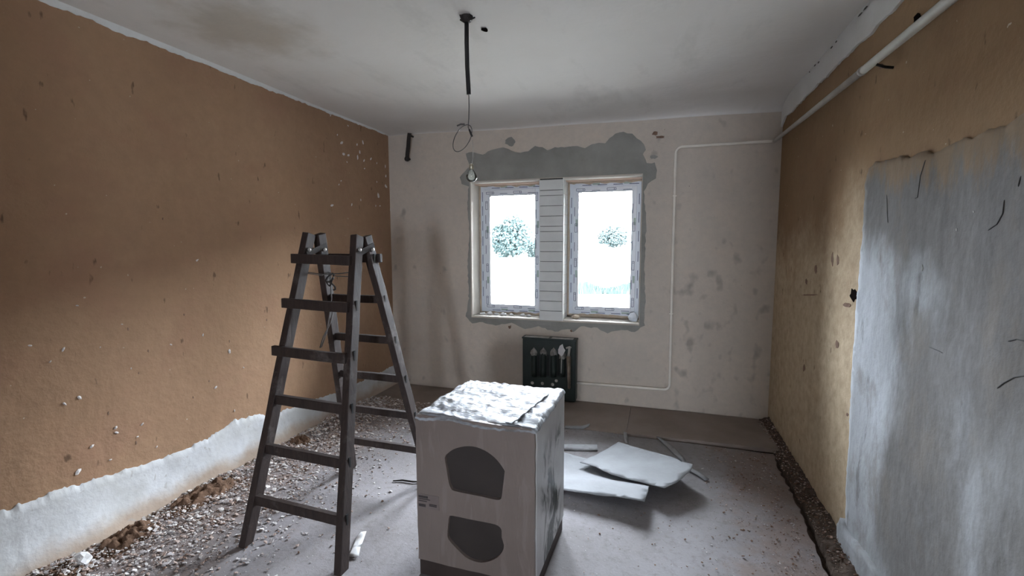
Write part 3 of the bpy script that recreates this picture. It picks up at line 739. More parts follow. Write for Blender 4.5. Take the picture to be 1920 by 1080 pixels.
# ------------------------------------------------------------------ packed box
BX, BY, BR, BA, BB, BH = 2.036, -2.351, -.024, .568, .557, .782
pk = empty('packed_box', (BX, BY, 0), BR); tag(pk, 'large white film-wrapped package with two dark D-shaped holes in its front', 'package')
from mathutils import Euler
BI = (Matrix.Translation((BX, BY, 0)) @ Matrix.Rotation(BR, 4, 'Z')).inverted()
hx, hy = BA/2, BB/2
bm = bmesh.new(); box(bm, (-hx+.004, -hy+.022, .075), (hx, hy, BH-.012)); 
body = obj('body', bm, 'film_wrapped_side', pk, bevel=.008)
bm = bmesh.new(); box(bm, (-hx+.02, -hy+.016, .09), (hx-.02, -hy+.026, BH-.03)); obj('inner_carton', bm, 'carton_brown', pk)
bm = bmesh.new(); box(bm, (-hx+.003, -hy+.004, 0), (hx-.006, hy-.006, .080)); obj('base_tray', bm, 'tray_brown', pk, bevel=.004)
nrm = Matrix.Rotation(BR, 3, 'Z') @ Vector((0, -1, 0)); pc = Vector((BX, BY, 0))+nrm*hy
def on_front(px, py):
    d = fw*F+rt*(px-960)+up*(540-py); t = (pc-CAM).dot(nrm)/d.dot(nrm); q = BI @ (CAM+d*t); return (q.x, q.z)
def cr(L): return [on_front(760+x/2.769, 690+y/2.769) for x, y in L]
def smooth_loop(P, n=3):
    out = []; N = len(P)
    for i in range(N):
        p0, p1, p2, p3 = (Vector(P[(i+k-1) % N]) for k in range(4))
        for j in range(n):
            t = j/n; q = .5*((2*p1)+(p2-p0)*t+(2*p0-5*p1+4*p2-p3)*t*t+(3*p1-p0-3*p2+p3)*t**3); out.append((q.x, q.y))
    return out
h1 = cr([(205, 465), (222, 442), (250, 422), (290, 410), (330, 406), (370, 412), (410, 428), (445, 450), (480, 482), (513, 528), (515, 545), (508, 610), (501, 665), (494, 680), (475, 684), (410, 670), (330, 654), (255, 638), (238, 625), (226, 595), (215, 530)])
h2 = cr([(228, 772), (245, 767), (330, 785), (410, 800), (465, 812), (490, 826), (500, 845), (500, 880), (512, 920), (505, 950), (480, 982), (440, 1003), (395, 1011), (350, 1002), (310, 980), (270, 942), (235, 905), (220, 880), (219, 845), (224, 800)])
h1, h2 = smooth_loop(h1, 2), smooth_loop(h2, 2)
zt = BH-.004
fp = rough_outline([(-hx, .078), (hx-.004, .078), (hx-.004, zt-.02), (hx-.02, zt), (-hx+.012, zt), (-hx, zt-.01)], .05, .0015)
bm = bmesh.new(); slab(bm, fp, lambda x, z: (x, -hy+.018, z), (0, -1, 0), .018, [h1, h2], .07, .002, 6)
obj('front_panel', bm, 'foam_panel', pk)
# shipping label with print lines
L = [on_front(*q) for q in ((783, 924), (823, 931), (824, 957), (784, 950))]
bm = bmesh.new(); slab(bm, L, lambda x, z: (x, -hy-.001, z), (0, -1, 0), .002, step=0); lab = obj('label', bm, 'label_paper', pk)
bm = bmesh.new()
for (u0_, u1_, v_, t) in ((.06, .5, .82, .010), (.06, .6, .66, .004), (.06, .45, .52, .004), (.06, .38, .2, .012), (.55, .9, .35, .004), (.55, .9, .25, .004)):
    A_, B_, D_ = Vector(L[0]), Vector(L[1]), Vector(L[3])
    p0 = D_+(A_-D_)*v_+(B_-A_)*u0_; p1 = D_+(A_-D_)*v_+(B_-A_)*u1_
    bar(bm, (p0.x, -hy-.0045, p0.y), (p1.x, -hy-.0045, p1.y), t, .0006, (0, 1, 0))
obj('print_line', bm, 'ink', lab)
# wrinkled stretch film over the top, folded over the edges
bm = bmesh.new(); nx, ny = 70, 70; g = []
for j in range(ny+1):
    row = []
    for i in range(nx+1):
        u_, v_ = -1+2*i/nx, -1+2*j/ny; x, y = u_*(hx+.002), v_*(hy+.002)
        q = Vector((x*3, y*14+x*4, 0)); wz = .010*noise.noise(q)+.007*noise.noise(Vector((x*30-y*12, y*22+x*30, 3)))
        wz += .010*max(0, noise.noise(Vector((x*4, y*4, 8))))
        z = BH+wz; ed = max(abs(u_), abs(v_))
        if ed > .965: z -= .016*(ed-.965)/.035+.012*max(0, noise.noise(Vector((x*9, y*9, 1))))
        if u_ < -.9 and v_ > .6: z -= .006
        row.append(bm.verts.new((x, y, z)))
    g.append(row)
for a, b in zip(g, g[1:]):
    for i in range(nx): bm.faces.new((a[i], a[i+1], b[i+1], b[i]))
bnd = [e for e in bm.edges if len(e.link_faces) == 1]
gg = bmesh.ops.extrude_edge_only(bm, edges=bnd)
for x in gg['geom']:
    if isinstance(x, bmesh.types.BMVert):
        x.co.z -= .007+.006*noise.noise(Vector((x.co.x*16, x.co.y*16, 4)))
obj('stretch_film', bm, 'wrinkled_film', pk, smooth=True)
for k, (x0_, y0_, x1_, y1_) in enumerate(((.165, -.275, .215, .15),)):   # tape bands
    bm = bmesh.new(); n = 24
    rows = []
    d = Vector((x1_-x0_, y1_-y0_)).normalized(); pz = Vector((-d.y, d.x))*.016
    for i in range(n+1):
        c = Vector((x0_+(x1_-x0_)*i/n, y0_+(y1_-y0_)*i/n)); z = BH+.0115+.003*math.sin(i*1.3+k)
        rows.append([bm.verts.new((c.x+pz.x*s, c.y+pz.y*s, z)) for s in (-1, 1)]+[bm.verts.new((c.x+pz.x*s, c.y+pz.y*s, z-.006)) for s in (1, -1)])
    for a, b in zip(rows, rows[1:]):
        for q in range(4): bm.faces.new((a[q], a[(q+1) % 4], b[(q+1) % 4], b[q]))
    obj('tape_band', bm, 'wrinkled_film', pk)

# ------------------------------------------------------------------ wall heater under the windows
ht = empty('wall_heater', (1.765, 0, .016)); tag(ht, 'dark green metal wall heater with upright ribs dusted in white plaster', 'heater')
HI = Matrix.Translation((-1.765, 0, -.016))
def hp(name, bm, mat, parent=ht, bevel=0, smooth=False):
    bmesh.ops.transform(bm, matrix=HI, verts=bm.verts); return obj(name, bm, mat, parent, smooth, bevel=bevel)
YH = -.11
hx0, hx1 = 1.515, 2.045
bm = bmesh.new(); box(bm, (hx0, YH, .016), (hx1, 0, .62)); casing = hp('casing', bm, 'heater_green', bevel=.012)
bm = bmesh.new(); box(bm, (hx0-.004, YH-.006, .612), (hx1+.004, 0, .628)); hp('top_lip', bm, 'heater_green', bevel=.003)
bm = bmesh.new()
for a, b in ((hx0+.02, hx0+.26), (hx0+.29, hx1-.03)): box(bm, (a, YH-.002, .6275), (b, -.04, .630))
hp('dust', bm, 'plaster_dust')
for k, cx in enumerate((1001, 1019, 1038, 1055)):
    x = at(cx, 680, 1, YH).x; zt_, zb_ = at(cx, 655, 1, YH).z, at(cx, 706, 1, YH).z; r = .031
    if k == 3: zt_ -= .03
    bm = bmesh.new()                        # rib: half-round ridge with a rounded head
    rings = []
    for s in range(10):
        t = s/9
        if t < .4: u_ = t/.4*math.pi/2; z = zt_-r+r*math.cos(u_)*1.0; rr = r*math.sin(u_)+.002
        else: z = zt_-r-(zt_-r-zb_)*(t-.4)/.6; rr = r
        rings.append([bm.verts.new((x+rr*math.cos(a), YH+.004-rr*1.1*math.sin(a), z)) for a in [math.pi*q/8 for q in range(9)]])
    for a, b in zip(rings, rings[1:]):
        for q in range(8): bm.faces.new((a[q], a[q+1], b[q+1], b[q]))
    bm.faces.new(rings[-1]); bm.faces.new(rings[0][::-1])
    rib = hp('rib', bm, 'heater_green', smooth=True)
    bm = bmesh.new(); rings = []            # plaster caught on its head
    for s in range(7):
        t = s/6*.95; u_ = t*math.pi/2; z = zt_-r+r*1.12*math.cos(u_)+.016*(1-t)**3; rr = r*1.07*math.sin(u_)**1.25+.002
        rings.append([bm.verts.new((x+rr*math.cos(a), YH-.001-rr*1.1*math.sin(a), z-random.uniform(0, .004+.03*(s == 6)))) for a in [math.pi*q/8 for q in range(9)]])
    for a, b in zip(rings, rings[1:]):
        for q in range(8): bm.faces.new((a[q], a[q+1], b[q+1], b[q]))
    bm.faces.new(rings[-1]); bm.faces.new(rings[0][::-1]); hp('dust', bm, 'rib_dust', rib, smooth=True)
    bm = bmesh.new(); box(bm, (x+r+.004, YH-.0015, zb_+.01), (x+r+.026, YH+.001, zt_-.05)); hp('rib_shade', bm, 'heater_black', casing)  # dark strip standing in for the shade between the ribs
for cx, cy in ((998, 718), (1017, 719), (1036, 721), (1067, 719), (1043, 714)):
    P = at(cx, cy, 1, YH); bm = bmesh.new(); lathe(bm, [(.004, -.008), (.013, -.006), (.016, .0), (.016, .002)], (P.x, YH, P.z), 12, 'y'); hp('bolt', bm, 'plaster_dust', smooth=True)
P0, P1 = at(1067, 728, 1, YH-.045), at(1066, 668, 1, YH-.045)
bm = bmesh.new(); tube(bm, [P0, P0.lerp(P1, .5), P1], [.014, .017, .021], 10); tube(bm, [P1, (P1.x, YH, P1.z)], .009, 8); tube(bm, [P0, (P0.x, YH, P0.z)], .009, 8)
hp('valve_pipe', bm, 'valve_metal', smooth=True)
P2 = at(1068, 652, 1, YH-.045)
bm = bmesh.new(); tube(bm, [P1, P2], .012, 8); tube(bm, [P2+Vector((-.034, 0, -.006)), P2+Vector((0, 0, .006)), P2+Vector((.016, 0, .0))], [.008, .011, .007], 8); hp('valve_handle', bm, 'plaster_dust', smooth=True)
bm = bmesh.new(); sc = [(1047, 655), (1050, 648), (1055, 645), (1057, 652), (1060, 657), (1056, 665), (1053, 668), (1047, 662)]
slab(bm, [(q.x, q.z) for q in wallpts(sc, 1, YH-.045)], lambda x, z: (x, YH-.045, z), (0, -1, 0), .010, step=0); hp('plaster_splash', bm, 'white_scrap')
bm = bmesh.new(); tube(bm, [at(1053, 667, 1, YH-.04), at(1052, 700, 1, YH-.04)], [.007, .003], 6); hp('plaster_drip', bm, 'plaster_dust')

# ------------------------------------------------------------------ heating pipe
hpipe = empty('heating_pipe', (W-.06, 0, 2.375)); tag(hpipe, 'pale painted pipe running under the ceiling along the wall with the white infill', 'pipe')
hp2 = empty('heating_pipe', (W-.06, 0, 2.375)); tag(hp2, 'thin painted pipe running down the window wall to the dark heater', 'pipe')
PI_ = Matrix.Translation((-(W-.06), 0, -2.375))
def pp_(name, bm, mat, smooth=True, parent=None):
    bmesh.ops.transform(bm, matrix=PI_, verts=bm.verts); return obj(name, bm, mat, parent or hpipe, smooth)
bm = bmesh.new(); tube(bm, [(W-.062, -.02, 2.378), (W-.062, -.9, 2.358), (W-.06, -1.80, 2.342)], [.013, .0155, .017], 14); pp_('pipe_length', bm, 'pipe_paint')
bm = bmesh.new(); tube(bm, [(W-.06, -1.80, 2.342), (W-.06, -2.49, 2.333), (W-.06, -3.6, 2.325), (W-.06, YB+.02, 2.31)], [.018, .0185, .0185, .0185], 14); pp_('pipe_length', bm, 'pipe_paint')
bm = bmesh.new(); tube(bm, [(W-.06, -1.79, 2.342), (W-.06, -1.815, 2.342)], .0200, 14); pp_('coupling', bm, 'plaster_dust')
for y, z in ((-1.96, 2.338), (-3.2, 2.33)):
    bm = bmesh.new(); tube(bm, [(W, y, z-.042), (W-.03, y, z-.036), (W-.062, y, z-.022)], .006, 8); pp_('pipe_hook', bm, 'rusty_black')
xv = 2.892; zt_, zb_ = 2.372, .195; r = .05; yp = -.022
def arc(c, a0, a1, r): return [(c[0]+r*math.cos(a0+(a1-a0)*k/6), yp, c[1]+r*math.sin(a0+(a1-a0)*k/6)) for k in range(7)]
path = [(W-.062, -.02, 2.378), (W-.12, yp, 2.380), (xv+r, yp, zt_+.006)] + arc((xv+r, zt_+.006-r), math.pi/2, math.pi, r)[1:] + [(xv+.002, yp, 1.3)] + arc((xv-r+.008, zb_+r), 0, -math.pi/2, r) + [(2.045, yp, .185)]
bm = bmesh.new(); tube(bm, path, .0125, 12); pp_('pipe_run', bm, 'wall_pipe_paint', True, hp2)
for z in (.9, 1.95):
    bm = bmesh.new(); box(bm, (xv-.014, -.036, z), (xv+.018, 0, z+.012)); pp_('pipe_clip', bm, 'wall_pipe_paint', False, hp2)

# black rod hanging from the cove in the corner
a, b = at(765, 240, 1, -.10), at(763, 297, 1, -.06)
hr = empty('hanging_rod', (b.x, b.y, b.z)); tag(hr, 'short black metal rod on the window wall beside the brown wall', 'rod')
inv = Matrix.Translation((-b.x, -b.y, -b.z))
bm = bmesh.new(); bar(bm, b, (a.x, -.075, 2.672), .040, .012, (0, 1, 0), 6, .002); bmesh.ops.transform(bm, matrix=inv, verts=bm.verts); obj('strap', bm, 'rusty_black', hr, bevel=.002)
bm = bmesh.new(); lathe(bm, [(.006, -.022), (.020, -.018), (.026, -.008), (.026, .008), (.02, .012)], b+Vector((0, 0, -.005)), 14, 'y'); bmesh.ops.transform(bm, matrix=inv, verts=bm.verts); obj('eye', bm, 'rusty_black', hr, smooth=True)
bm = bmesh.new(); tube(bm, [b, (b.x, .005, b.z)], .010, 8); bmesh.ops.transform(bm, matrix=inv, verts=bm.verts); obj('fixing', bm, 'rusty_black', hr)
bm = bmesh.new(); tube(bm, [(a.x, -.075, 2.65), (a.x, .0, 2.65)], .010, 8); bmesh.ops.transform(bm, matrix=inv, verts=bm.verts); obj('fixing', bm, 'rusty_black', hr)

# ------------------------------------------------------------------ bare bulb on its cord
py_ = -2.125
pl = empty('pendant_bulb', (1.811, py_, H)); tag(pl, 'bare bulb on a looped wire below a black conduit from the ceiling', 'lamp')
QI = Matrix.Translation((-1.811, -py_, -H))
def qp(name, bm, mat, smooth=True, parent=pl):
    bmesh.ops.transform(bm, matrix=QI, verts=bm.verts); return obj(name, bm, mat, parent, smooth)
def A_(x, y): return at(x, y, 1, py_)
bm = bmesh.new(); lathe(bm, [(.034, .006), (.030, -.010), (.016, -.026), (.012, -.028)], (1.811, py_, H), 12)
for k in range(5):
    t = k*1.3; tube(bm, [(1.811, py_, H-.02), (1.811+.03*math.cos(t), py_+.03*math.sin(t), H-.012), (1.811+.042*math.cos(t+.3), py_+.042*math.sin(t+.3), H-.002)], .004, 6)
qp('ceiling_fixing', bm, 'rusty_black')
bm = bmesh.new(); tube(bm, [A_(875, 34), A_(875, 80), A_(876, 125), A_(878, 160), A_(879, 177)], .0115, 12); qp('conduit', bm, 'black_rubber')
bm = bmesh.new(); tube(bm, [A_(879, 172), A_(879.5, 200), A_(879, 222), A_(878, 238), A_(880, 245)], .0028, 8); qp('cord', bm, 'wire_grey')
c0 = A_(867, 259); bm = bmesh.new(); tube(bm, [c0+Vector((.053*math.cos(t), .03*math.sin(t), .074*math.sin(t+.25))) for t in [2*math.pi*k/32 for k in range(32)]], .0024, 6, closed=True); qp('cord_loop', bm, 'wire_grey')
bm = bmesh.new(); tube(bm, [A_(880, 243), A_(882, 248), A_(885, 256)], .0055, 8); qp('insulating_tape', bm, 'black_rubber')
bm = bmesh.new(); tube(bm, [A_(857, 236), A_(864, 233), A_(871, 233)], .0045, 8); qp('insulating_tape', bm, 'wire_grey')
bm = bmesh.new(); tube(bm, [A_(886, 262), A_(887, 280), A_(886, 300), A_(884.5, 308)], .0016, 6); qp('flex', bm, 'plaster_dust')
b0 = A_(884, 309)
bm = bmesh.new(); lathe(bm, [(.005, .006), (.010, .002), (.0125, -.004), (.0125, -.022), (.011, -.024)], b0, 14); qp('bulb_cap', bm, 'brass_cap')
bm = bmesh.new(); lathe(bm, [(.011, -.022), (.014, -.030), (.024, -.044), (.029, -.058), (.028, -.070), (.021, -.082), (.010, -.088), (.002, -.089)], b0, 18); qp('bulb_glass', bm, 'bulb_glass')
bm = bmesh.new(); tube(bm, [b0+Vector((-.004, 0, -.022)), b0+Vector((-.006, 0, -.046)), b0+Vector((0, .004, -.050)), b0+Vector((.006, 0, -.046)), b0+Vector((.004, 0, -.022))], .0012, 5); qp('filament', bm, 'wire_grey')

# ------------------------------------------------------------------ sheets and offcuts on the floor
def sheet(name, pix, zf, thick, mat, label, cat, z0=.0, step=.04, extra=(), group=None):
    pts = [at(x, y, 2, z) for x, y, z in pix]; poly = [(q.x, q.y) for q in pts] + list(extra)
    cx = sum(q[0] for q in poly)/len(poly); cy = sum(q[1] for q in poly)/len(poly)
    v, fs = cdt(rough_outline(poly, .05, .004), (), step, .015); bm = bmesh.new(); used = {}
    for t in fs:
        for i in t:
            if i not in used: used[i] = bm.verts.new((v[i].x-cx, v[i].y-cy, zf(v[i].x, v[i].y)))
        f = bm.faces.new([used[i] for i in t])
    bmesh.ops.recalc_face_normals(bm, faces=bm.faces)
    if sum(f.normal.z for f in bm.faces) < 0: bmesh.ops.reverse_faces(bm, faces=bm.faces)
    lo_ = min(v_.co.z for v_ in bm.verts)-thick
    for v_ in bm.verts: v_.co.z -= lo_
    me = bpy.data.meshes.new(name); bm.to_mesh(me); bm.free(); me.materials.append(MATS[mat])
    for p_ in me.polygons: p_.use_smooth = True
    o = bpy.data.objects.new(name, me); C.objects.link(o); o.location = (cx, cy, max(0, lo_)+z0)
    s = o.modifiers.new('solid', 'SOLIDIFY'); s.thickness = thick; s.offset = -1
    return tag(o, label, cat, group)
def zB(x, y):   # lower sheet: front edge curls up towards its right corner
    t = max(0, min(1, (-1.25-y)/.42)); q = max(0, min(1, (x-1.95)/.75))
    return .012+t**1.8*(.030+.055*q)+.004*noise.noise(Vector((x*5, y*5, 0)))
sheet('floor_sheet', [(1101, 858, .02), (1150, 880, .02), (1190, 900, .03), (1217, 919, .05), (1209, 944, .085), (1150, 935, .07), (1100, 929, .06), (1058, 924, .05)], zB, .004, 'sheet_grey',
      'large pale grey sheet on the floor tucked behind the package', 'sheet', extra=[(1.95, -1.60), (1.93, -1.14)])
def zA(x, y):
    q = max(0, min(1, (x-2.62)/.40)); t = max(0, min(1, (-.95-y)/.5))
    base = .026+.03*max(0, min(1, (x-2.25)/.3))
    return base+.045*q**1.6+.028*t**1.6+.004*noise.noise(Vector((x*6, y*6, 4)))
sheet('floor_sheet', [(1087, 872, .03), (1117, 856, .04), (1160, 829, .05), (1178, 835, .055), (1220, 848, .06), (1258, 862, .065), (1278, 875, .07), (1300, 876, .10), (1293, 890, .10), (1270, 907, .10), (1246, 916, .095), (1203, 907, .08), (1148, 896, .06), (1117, 883, .045)], zA, .004, 'sheet_grey',
      'pale grey sheet with a curled corner lying on top of another sheet', 'sheet')
flat = lambda h: (lambda x, y: h+.003*noise.noise(Vector((x*7, y*7, 1))))
sheet('offcut', [(1060, 835, 0), (1119, 836, 0), (1121, 846, 0), (1060, 845, 0)], flat(.012), .008, 'strip_pale', 'short pale board offcut on the floor beside the package', 'offcut', extra=[(2.02, -1.14), (2.02, -1.04)])
sheet('floor_strip', [(1231, 822, 0), (1237, 822, 0), (1264, 842, 0), (1283, 862, 0), (1296, 874, .02), (1330, 901, 0), (1322, 903, 0), (1292, 879, .02), (1276, 865, 0), (1256, 846, 0)], flat(.012), .005, 'strip_pale', 'long narrow pale strip lying beside the curled sheet', 'strip')
sheet('floor_strip', [(1169, 812, 0), (1175, 813, 0), (1179, 834, 0), (1173, 833, 0)], flat(.010), .004, 'strip_pale', 'short thin pale strip between the floor board and the curled sheet', 'strip')
sheet('floor_strip', [(1060, 801, 0), (1092, 801, 0), (1106, 797, 0), (1104, 800, 0), (1093, 805, 0), (1060, 804, 0)], flat(.014), .012, 'strip_pale', 'thin strip on the floor in front of the heater', 'strip')
sheet('film_scrap', [(654, 1047, 0), (668, 1012, 0), (676, 1002, 0), (686, 999, 0), (680, 1020, 0), (673, 1046, 0)], lambda x, y: .012+.008*noise.noise(Vector((x*25, y*25, 2))), .002, 'white_scrap', 'white crumpled film scrap on the floor beside the ladder', 'film', step=.02)
bm = bmesh.new(); a, b = at(737, 900, 2, .012), at(790, 902, 2, .012)
tube(bm, [Vector((0, 0, 0)), (b-a)*.3+Vector((0, .01, .002)), (b-a)*.7+Vector((0, -.006, .003)), b-a], [.004, .006, .006, .004], 6); o = obj('stick', bm, 'rusty_black', loc=(a.x, a.y, .006)); tag(o, 'thin dark stick on the floor between ladder and package', 'stick')

# ------------------------------------------------------------------ rubble
def chip(bm, c, s, flat, rz):
    k = random.choice((4, 5)); vs_ = []; h = s*flat
    tx, ty = random.uniform(-.35, .35), random.uniform(-.35, .35)
    for q in range(k):
        t = rz+2*math.pi*q/k+random.uniform(-.3, .3); r = s*random.uniform(.6, 1.15); x, y = r*math.cos(t), r*math.sin(t)*random.choice((.45, .6, .8, 1))
        vs_.append(Vector((x, y, tx*x+ty*y)))
    lo_ = min(v_.z for v_ in vs_)
    lower = [bm.verts.new(c+Vector((v_.x, v_.y, v_.z-lo_))) for v_ in vs_]; upper = [bm.verts.new(c+Vector((v_.x*.85, v_.y*.85, v_.z-lo_+h))) for v_ in vs_]
    bm.faces.new(upper); 
    for q in range(k): bm.faces.new((lower[q], lower[(q+1) % k], upper[(q+1) % k], upper[q]))
def scatter(name, mats, label, *batches):
    bm = bmesh.new()
    for mi, n, s0, s1, flat, pos in batches:
        cnt = 0; nf = len(bm.faces)
        while cnt < n:
            P = pos()
            if P is None: continue
            chip(bm, P, s0*(s1/s0)**(random.random()**2.2), flat*random.uniform(.6, 1.3), random.uniform(0, 6.3)); cnt += 1
        bm.faces.ensure_lookup_table()
        for f in bm.faces[nf:]: f.material_index = mi
    o = obj(name, bm, mats, kind='stuff'); o['label'] = label; o['category'] = 'rubble'; return o
def ok(x, y):
    if 1.70 < x < 2.36 and -2.68 < y < -2.03: return False
    return True
def pos_left():
    y = random.uniform(-4.2, -.5); x = .045+random.expovariate(1/.42)
    wdt = .95+.35*noise.noise(Vector((y*1.5, 0, 0)))
    if x > wdt*1.7 or x > 3.4 or not ok(x, y): return None
    if random.random() < max(0, (x-wdt*.7)*1.4): return None
    hill = .035*math.exp(-((x-.12)/.14)**2)*(.6+noise.noise(Vector((x*6, y*4, 0))))
    return Vector((x, y, .001+max(0, hill)))
def pos_any():
    x, y = random.uniform(.1, 3.55), random.uniform(-4.0, -.72)
    if not ok(x, y) or (1.9 < x < 3.1 and -1.75 < y < -.8): return None
    return Vector((x, y, .002))
def pos_right():
    y = random.uniform(-3.2, -.75); x = 3.56-random.expovariate(1/.22)
    if x < 2.4 or not ok(x, y) or (x < 3.1 and y > -1.75): return None
    return Vector((x, y, .002))
def pos_ridge():
    y = random.uniform(-3.2, -.1); t = random.random(); x = 3.62+.09*t
    return Vector((x, y, .004+.045*t**1.5))
CM = ['crumb_brown', 'crumb_tan', 'crumb_white', 'crumb_grey']
scatter('rubble', CM, 'plaster crumbs and paint flakes strewn along the foot of the brown wall', (0, 2600, .003, .012, .5, pos_left), (1, 7000, .003, .014, .4, pos_left), (2, 5600, .003, .018, .2, pos_left), (3, 6500, .003, .018, .25, pos_left))
scatter('floor_crumbs', CM, 'fine crumbs scattered thinly over the whole floor', (0, 500, .0015, .006, .4, pos_any), (1, 900, .0015, .006, .4, pos_any), (2, 300, .0015, .006, .3, pos_any))
scatter('edge_crumbs', CM, 'brown crumbs and pale flakes along the foot of the wall with white infill', (0, 1100, .002, .009, .5, pos_right), (3, 300, .002, .009, .3, pos_right), (1, 500, .002, .008, .4, pos_right), (0, 900, .003, .012, .5, pos_ridge), (1, 700, .003, .010, .5, pos_ridge), (3, 120, .002, .008, .4, pos_ridge))
# heaps of brown soil against the skirting: one mound each
for y0_, l, h in ((-2.85, .16, .05), (-2.42, .25, .06), (-3.17, .14, .045), (-1.62, .10, .05)):
    bm = bmesh.new(); n = 44; g = []
    for i in range(n+1):
        row = []
        for j in range(n+1):
            u_, v_ = -1+2*i/n, -1+2*j/n; q = max(0, 1-u_*u_-v_*v_)
            row.append(bm.verts.new((u_*.10, v_*l, h*q**.8*(.8+.9*noise.noise(Vector((u_*3+y0_, v_*5, 0))))-.004+.012*q*noise.noise(Vector((u_*9, v_*16, y0_)))+.010*min(1, q*4)*noise.noise(Vector((u_*20, v_*44, y0_))))))
        g.append(row)
    for a, b in zip(g, g[1:]):
        for i in range(n): bm.faces.new((a[i], a[i+1], b[i+1], b[i]))
    o = obj('soil_heap', bm, 'heap_soil', smooth=True, loc=(.145, y0_, .004)); o['kind'] = 'stuff'; o['label'] = 'low heap of brown soil against the white skirting'; o['category'] = 'soil'
big = [(90, 1040, .045, 'white plaster chunk leaning against the foot of the white skirting'), (152, 1051, .050, 'flat white plaster chunk lying among the rubble')]
for k, (x, y, s, lb) in enumerate(big):
    P = at(x, y, 2, .02); bm = bmesh.new(); lump(bm, (0, 0, s*.42), s, .55, seed=k+30)
    for v_ in bm.verts: v_.co.z = max(0, v_.co.z)
    tag(obj('plaster_chunk', bm, 'white_scrap', loc=(P.x, P.y, 0.001)), lb, 'chunk')
more = [(262, 985, .02), (175, 1023, .02), (232, 1015, .02), (330, 955, .02), (297, 1000, .015), (355, 975, .018), (420, 930, .015), (440, 890, .014), (560, 830, .012), (395, 1000, .012), (505, 880, .014), (463, 878, .02)]
for k, (x, y, s) in enumerate(more):
    P = at(x, y, 2, .01); bm = bmesh.new(); chip(bm, Vector((0, 0, 0)), s*1.3, .3, k)
    lo_ = min(v_.co.z for v_ in bm.verts)
    tag(obj('paint_flake', bm, 'crumb_white', loc=(P.x, P.y, .004)), 'larger white flake lying on the rubble along the brown wall', 'flake', 'larger flakes on the rubble')

# ------------------------------------------------------------------ outside
# added house, out of view to the right, blocking the low sky
nh = empty('sky_blocker_house', (13.5, 14.0, -.65)); nh['kind'] = 'structure'
bm = bmesh.new(); box(bm, (-9, -3, -.2), (9, 3, 3.3)); obj('wall_body', bm, 'blocker_wall', nh)
bm = bmesh.new(); vs_ = [bm.verts.new(q) for q in ((-9.4, -3.5, 3.2), (9.4, -3.5, 3.2), (9.4, 3.5, 3.2), (-9.4, 3.5, 3.2), (-9.4, 0, 5.6), (9.4, 0, 5.6))]
for q in ((0, 1, 5, 4), (3, 4, 5, 2), (0, 4, 3), (1, 2, 5), (0, 3, 2, 1)): bm.faces.new([vs_[i] for i in q])
obj('roof', bm, 'tray_brown', nh)
bm = bmesh.new(); box(bm, (-.4, -.4, 4.5), (.4, .4, 6.4)); obj('chimney', bm, 'tray_brown', nh)
bm = bmesh.new(); box(bm, (-12, .42, -.8), (16, 3.6, -.5)); obj('bounce_paving', bm, 'bounce_paving', kind='structure')  # added pale strip, out of view, bouncing daylight up to the ceiling
bm = bmesh.new(); n = 40; g = []
for i in range(n+1):
    row = []
    for j in range(n+1):
        x, y = -90+180*i/n, .5+(j/n)**2*160; row.append(bm.verts.new((x, y, -.65+.12*noise.noise(Vector((x*.2, y*.2, 0)))*(1 if y > 2 else 0))))
    g.append(row)
for a, b in zip(g, g[1:]):
    for i in range(n): bm.faces.new((a[i], a[i+1], b[i+1], b[i]))
obj('ground_outside', bm, 'ground_outside', kind='structure', smooth=True)
def crown(bm, c, rx, ry, rz, n, s):
    for _ in range(n):
        d = Vector((random.gauss(0, 1), random.gauss(0, 1), random.gauss(0, 1))).normalized(); k = random.random()**.35
        k *= 1+.3*noise.noise(d*2.2+Vector(c))
        P = Vector(c)+Vector((d.x*rx*k, d.y*ry*k, d.z*rz*k)); a = Vector((random.gauss(0, 1), random.gauss(0, 1), random.gauss(0, 1))).normalized(); b = a.orthogonal().normalized()*s*random.uniform(.5, 1); a = a*s*random.uniform(.5, 1)
        bm.faces.new([bm.verts.new(P+q) for q in (a, b, -a, -b)])
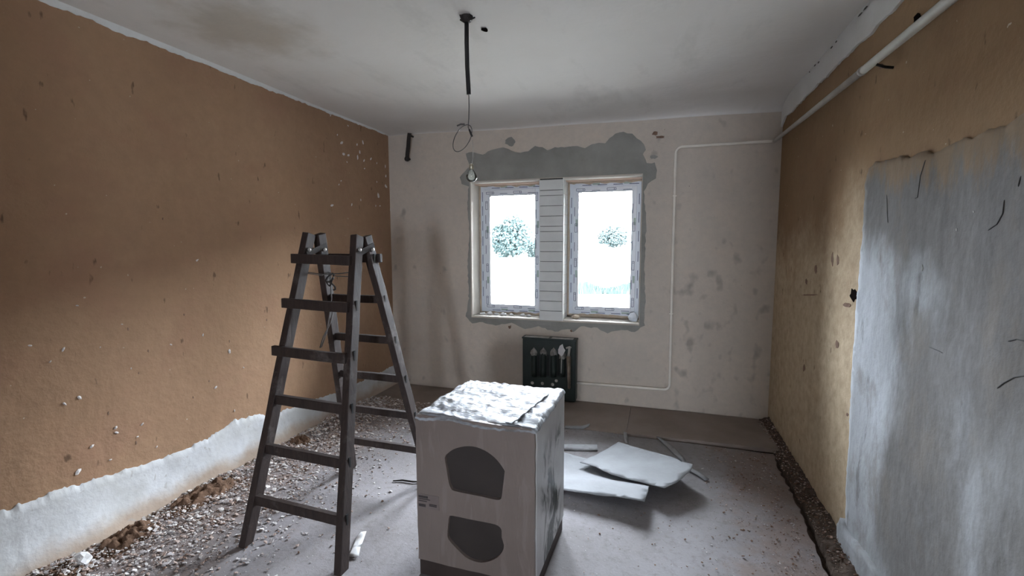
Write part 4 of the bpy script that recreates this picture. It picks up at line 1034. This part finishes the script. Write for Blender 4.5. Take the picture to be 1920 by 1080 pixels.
def tree(px, py_base, py_top, wpx, label, mat, dist_z=-.65, trunk=True):
    B = at(px, py_base, 2, dist_z); dep = (B-CAM).dot(fw); h = (py_base-py_top)*dep/F; w_ = wpx*dep/F
    t = empty('tree' if trunk else 'bush', B); tag(t, label, 'tree' if trunk else 'bush', None)
    bm = bmesh.new(); crown(bm, (0, 0, h*.58), w_/2, w_/2*.8, h*.44, 4200, .028*w_+.05); crown(bm, (w_*.1, 0, h*.75), w_/3.5, w_/4, h*.25, 1200, .028*w_+.04)
    obj('crown', bm, mat, t)
    bm = bmesh.new(); tube(bm, [(0, 0, -.2), (.05, 0, h*.3), (-.05, .1, h*.65)], [h*.03, h*.022, h*.01], 8); tube(bm, [(.05, 0, h*.28), (w_*.18, 0, h*.55)], [h*.016, h*.006], 6); obj('trunk', bm, 'bark', t)
tree(957, 498, 408, 80, 'leafy green tree seen through the window near the ladder', 'leaf_outside')
tree(1002, 494, 448, 30, 'small rounded tree beside the taller leafy one outside', 'leaf_pale')
tree(1150, 471, 424, 62, 'wide pale tree far off beyond the right-hand window pane', 'leaf_pale', -.65)
def hedge(px0, px1, pyb, pyt, label, n):
    A, B = at(px0, pyb, 2, -.65), at(px1, pyb, 2, -.65); h = (pyb-pyt)*((A+B)/2-CAM).dot(fw)/F
    bm = bmesh.new(); d = B-A
    for _ in range(n):
        P = d*random.random()+Vector((0, random.uniform(-.5, .5), 0)); t = random.random(); hh = h*(.45+.5*noise.noise(P*.8)+.3*t); l = Vector((random.uniform(-.15, .15), random.uniform(-.1, .1), hh)); s = Vector((random.uniform(.03, .09), random.uniform(-.03, .03), 0))
        bm.faces.new([bm.verts.new(q) for q in (P-s, P+s, P+l)])
    o = obj('tall_grass', bm, 'grass_outside', loc=A); o['label'] = label; o['category'] = 'grass'; o['kind'] = 'stuff'
hedge(1060, 1215, 550, 522, 'tall pale grass outside the window above the heater', 1600)
A, B = at(905, 506, 2, -.65), at(1010, 506, 2, -.65)
fe = empty('garden_wall', A); tag(fe, 'low pale garden wall beyond the window near the ladder', 'garden wall')
bm = bmesh.new(); d = B-A; bar(bm, (0, 0, .42), d+Vector((0, 0, .42)), .9, .2, (0, 1, 0), 8, .01); obj('wall_body', bm, 'far_wall', fe)
bm = bmesh.new(); bar(bm, (0, 0, .93), d+Vector((0, 0, .93)), .12, .32, (0, 1, 0)); obj('coping', bm, 'far_wall', fe)
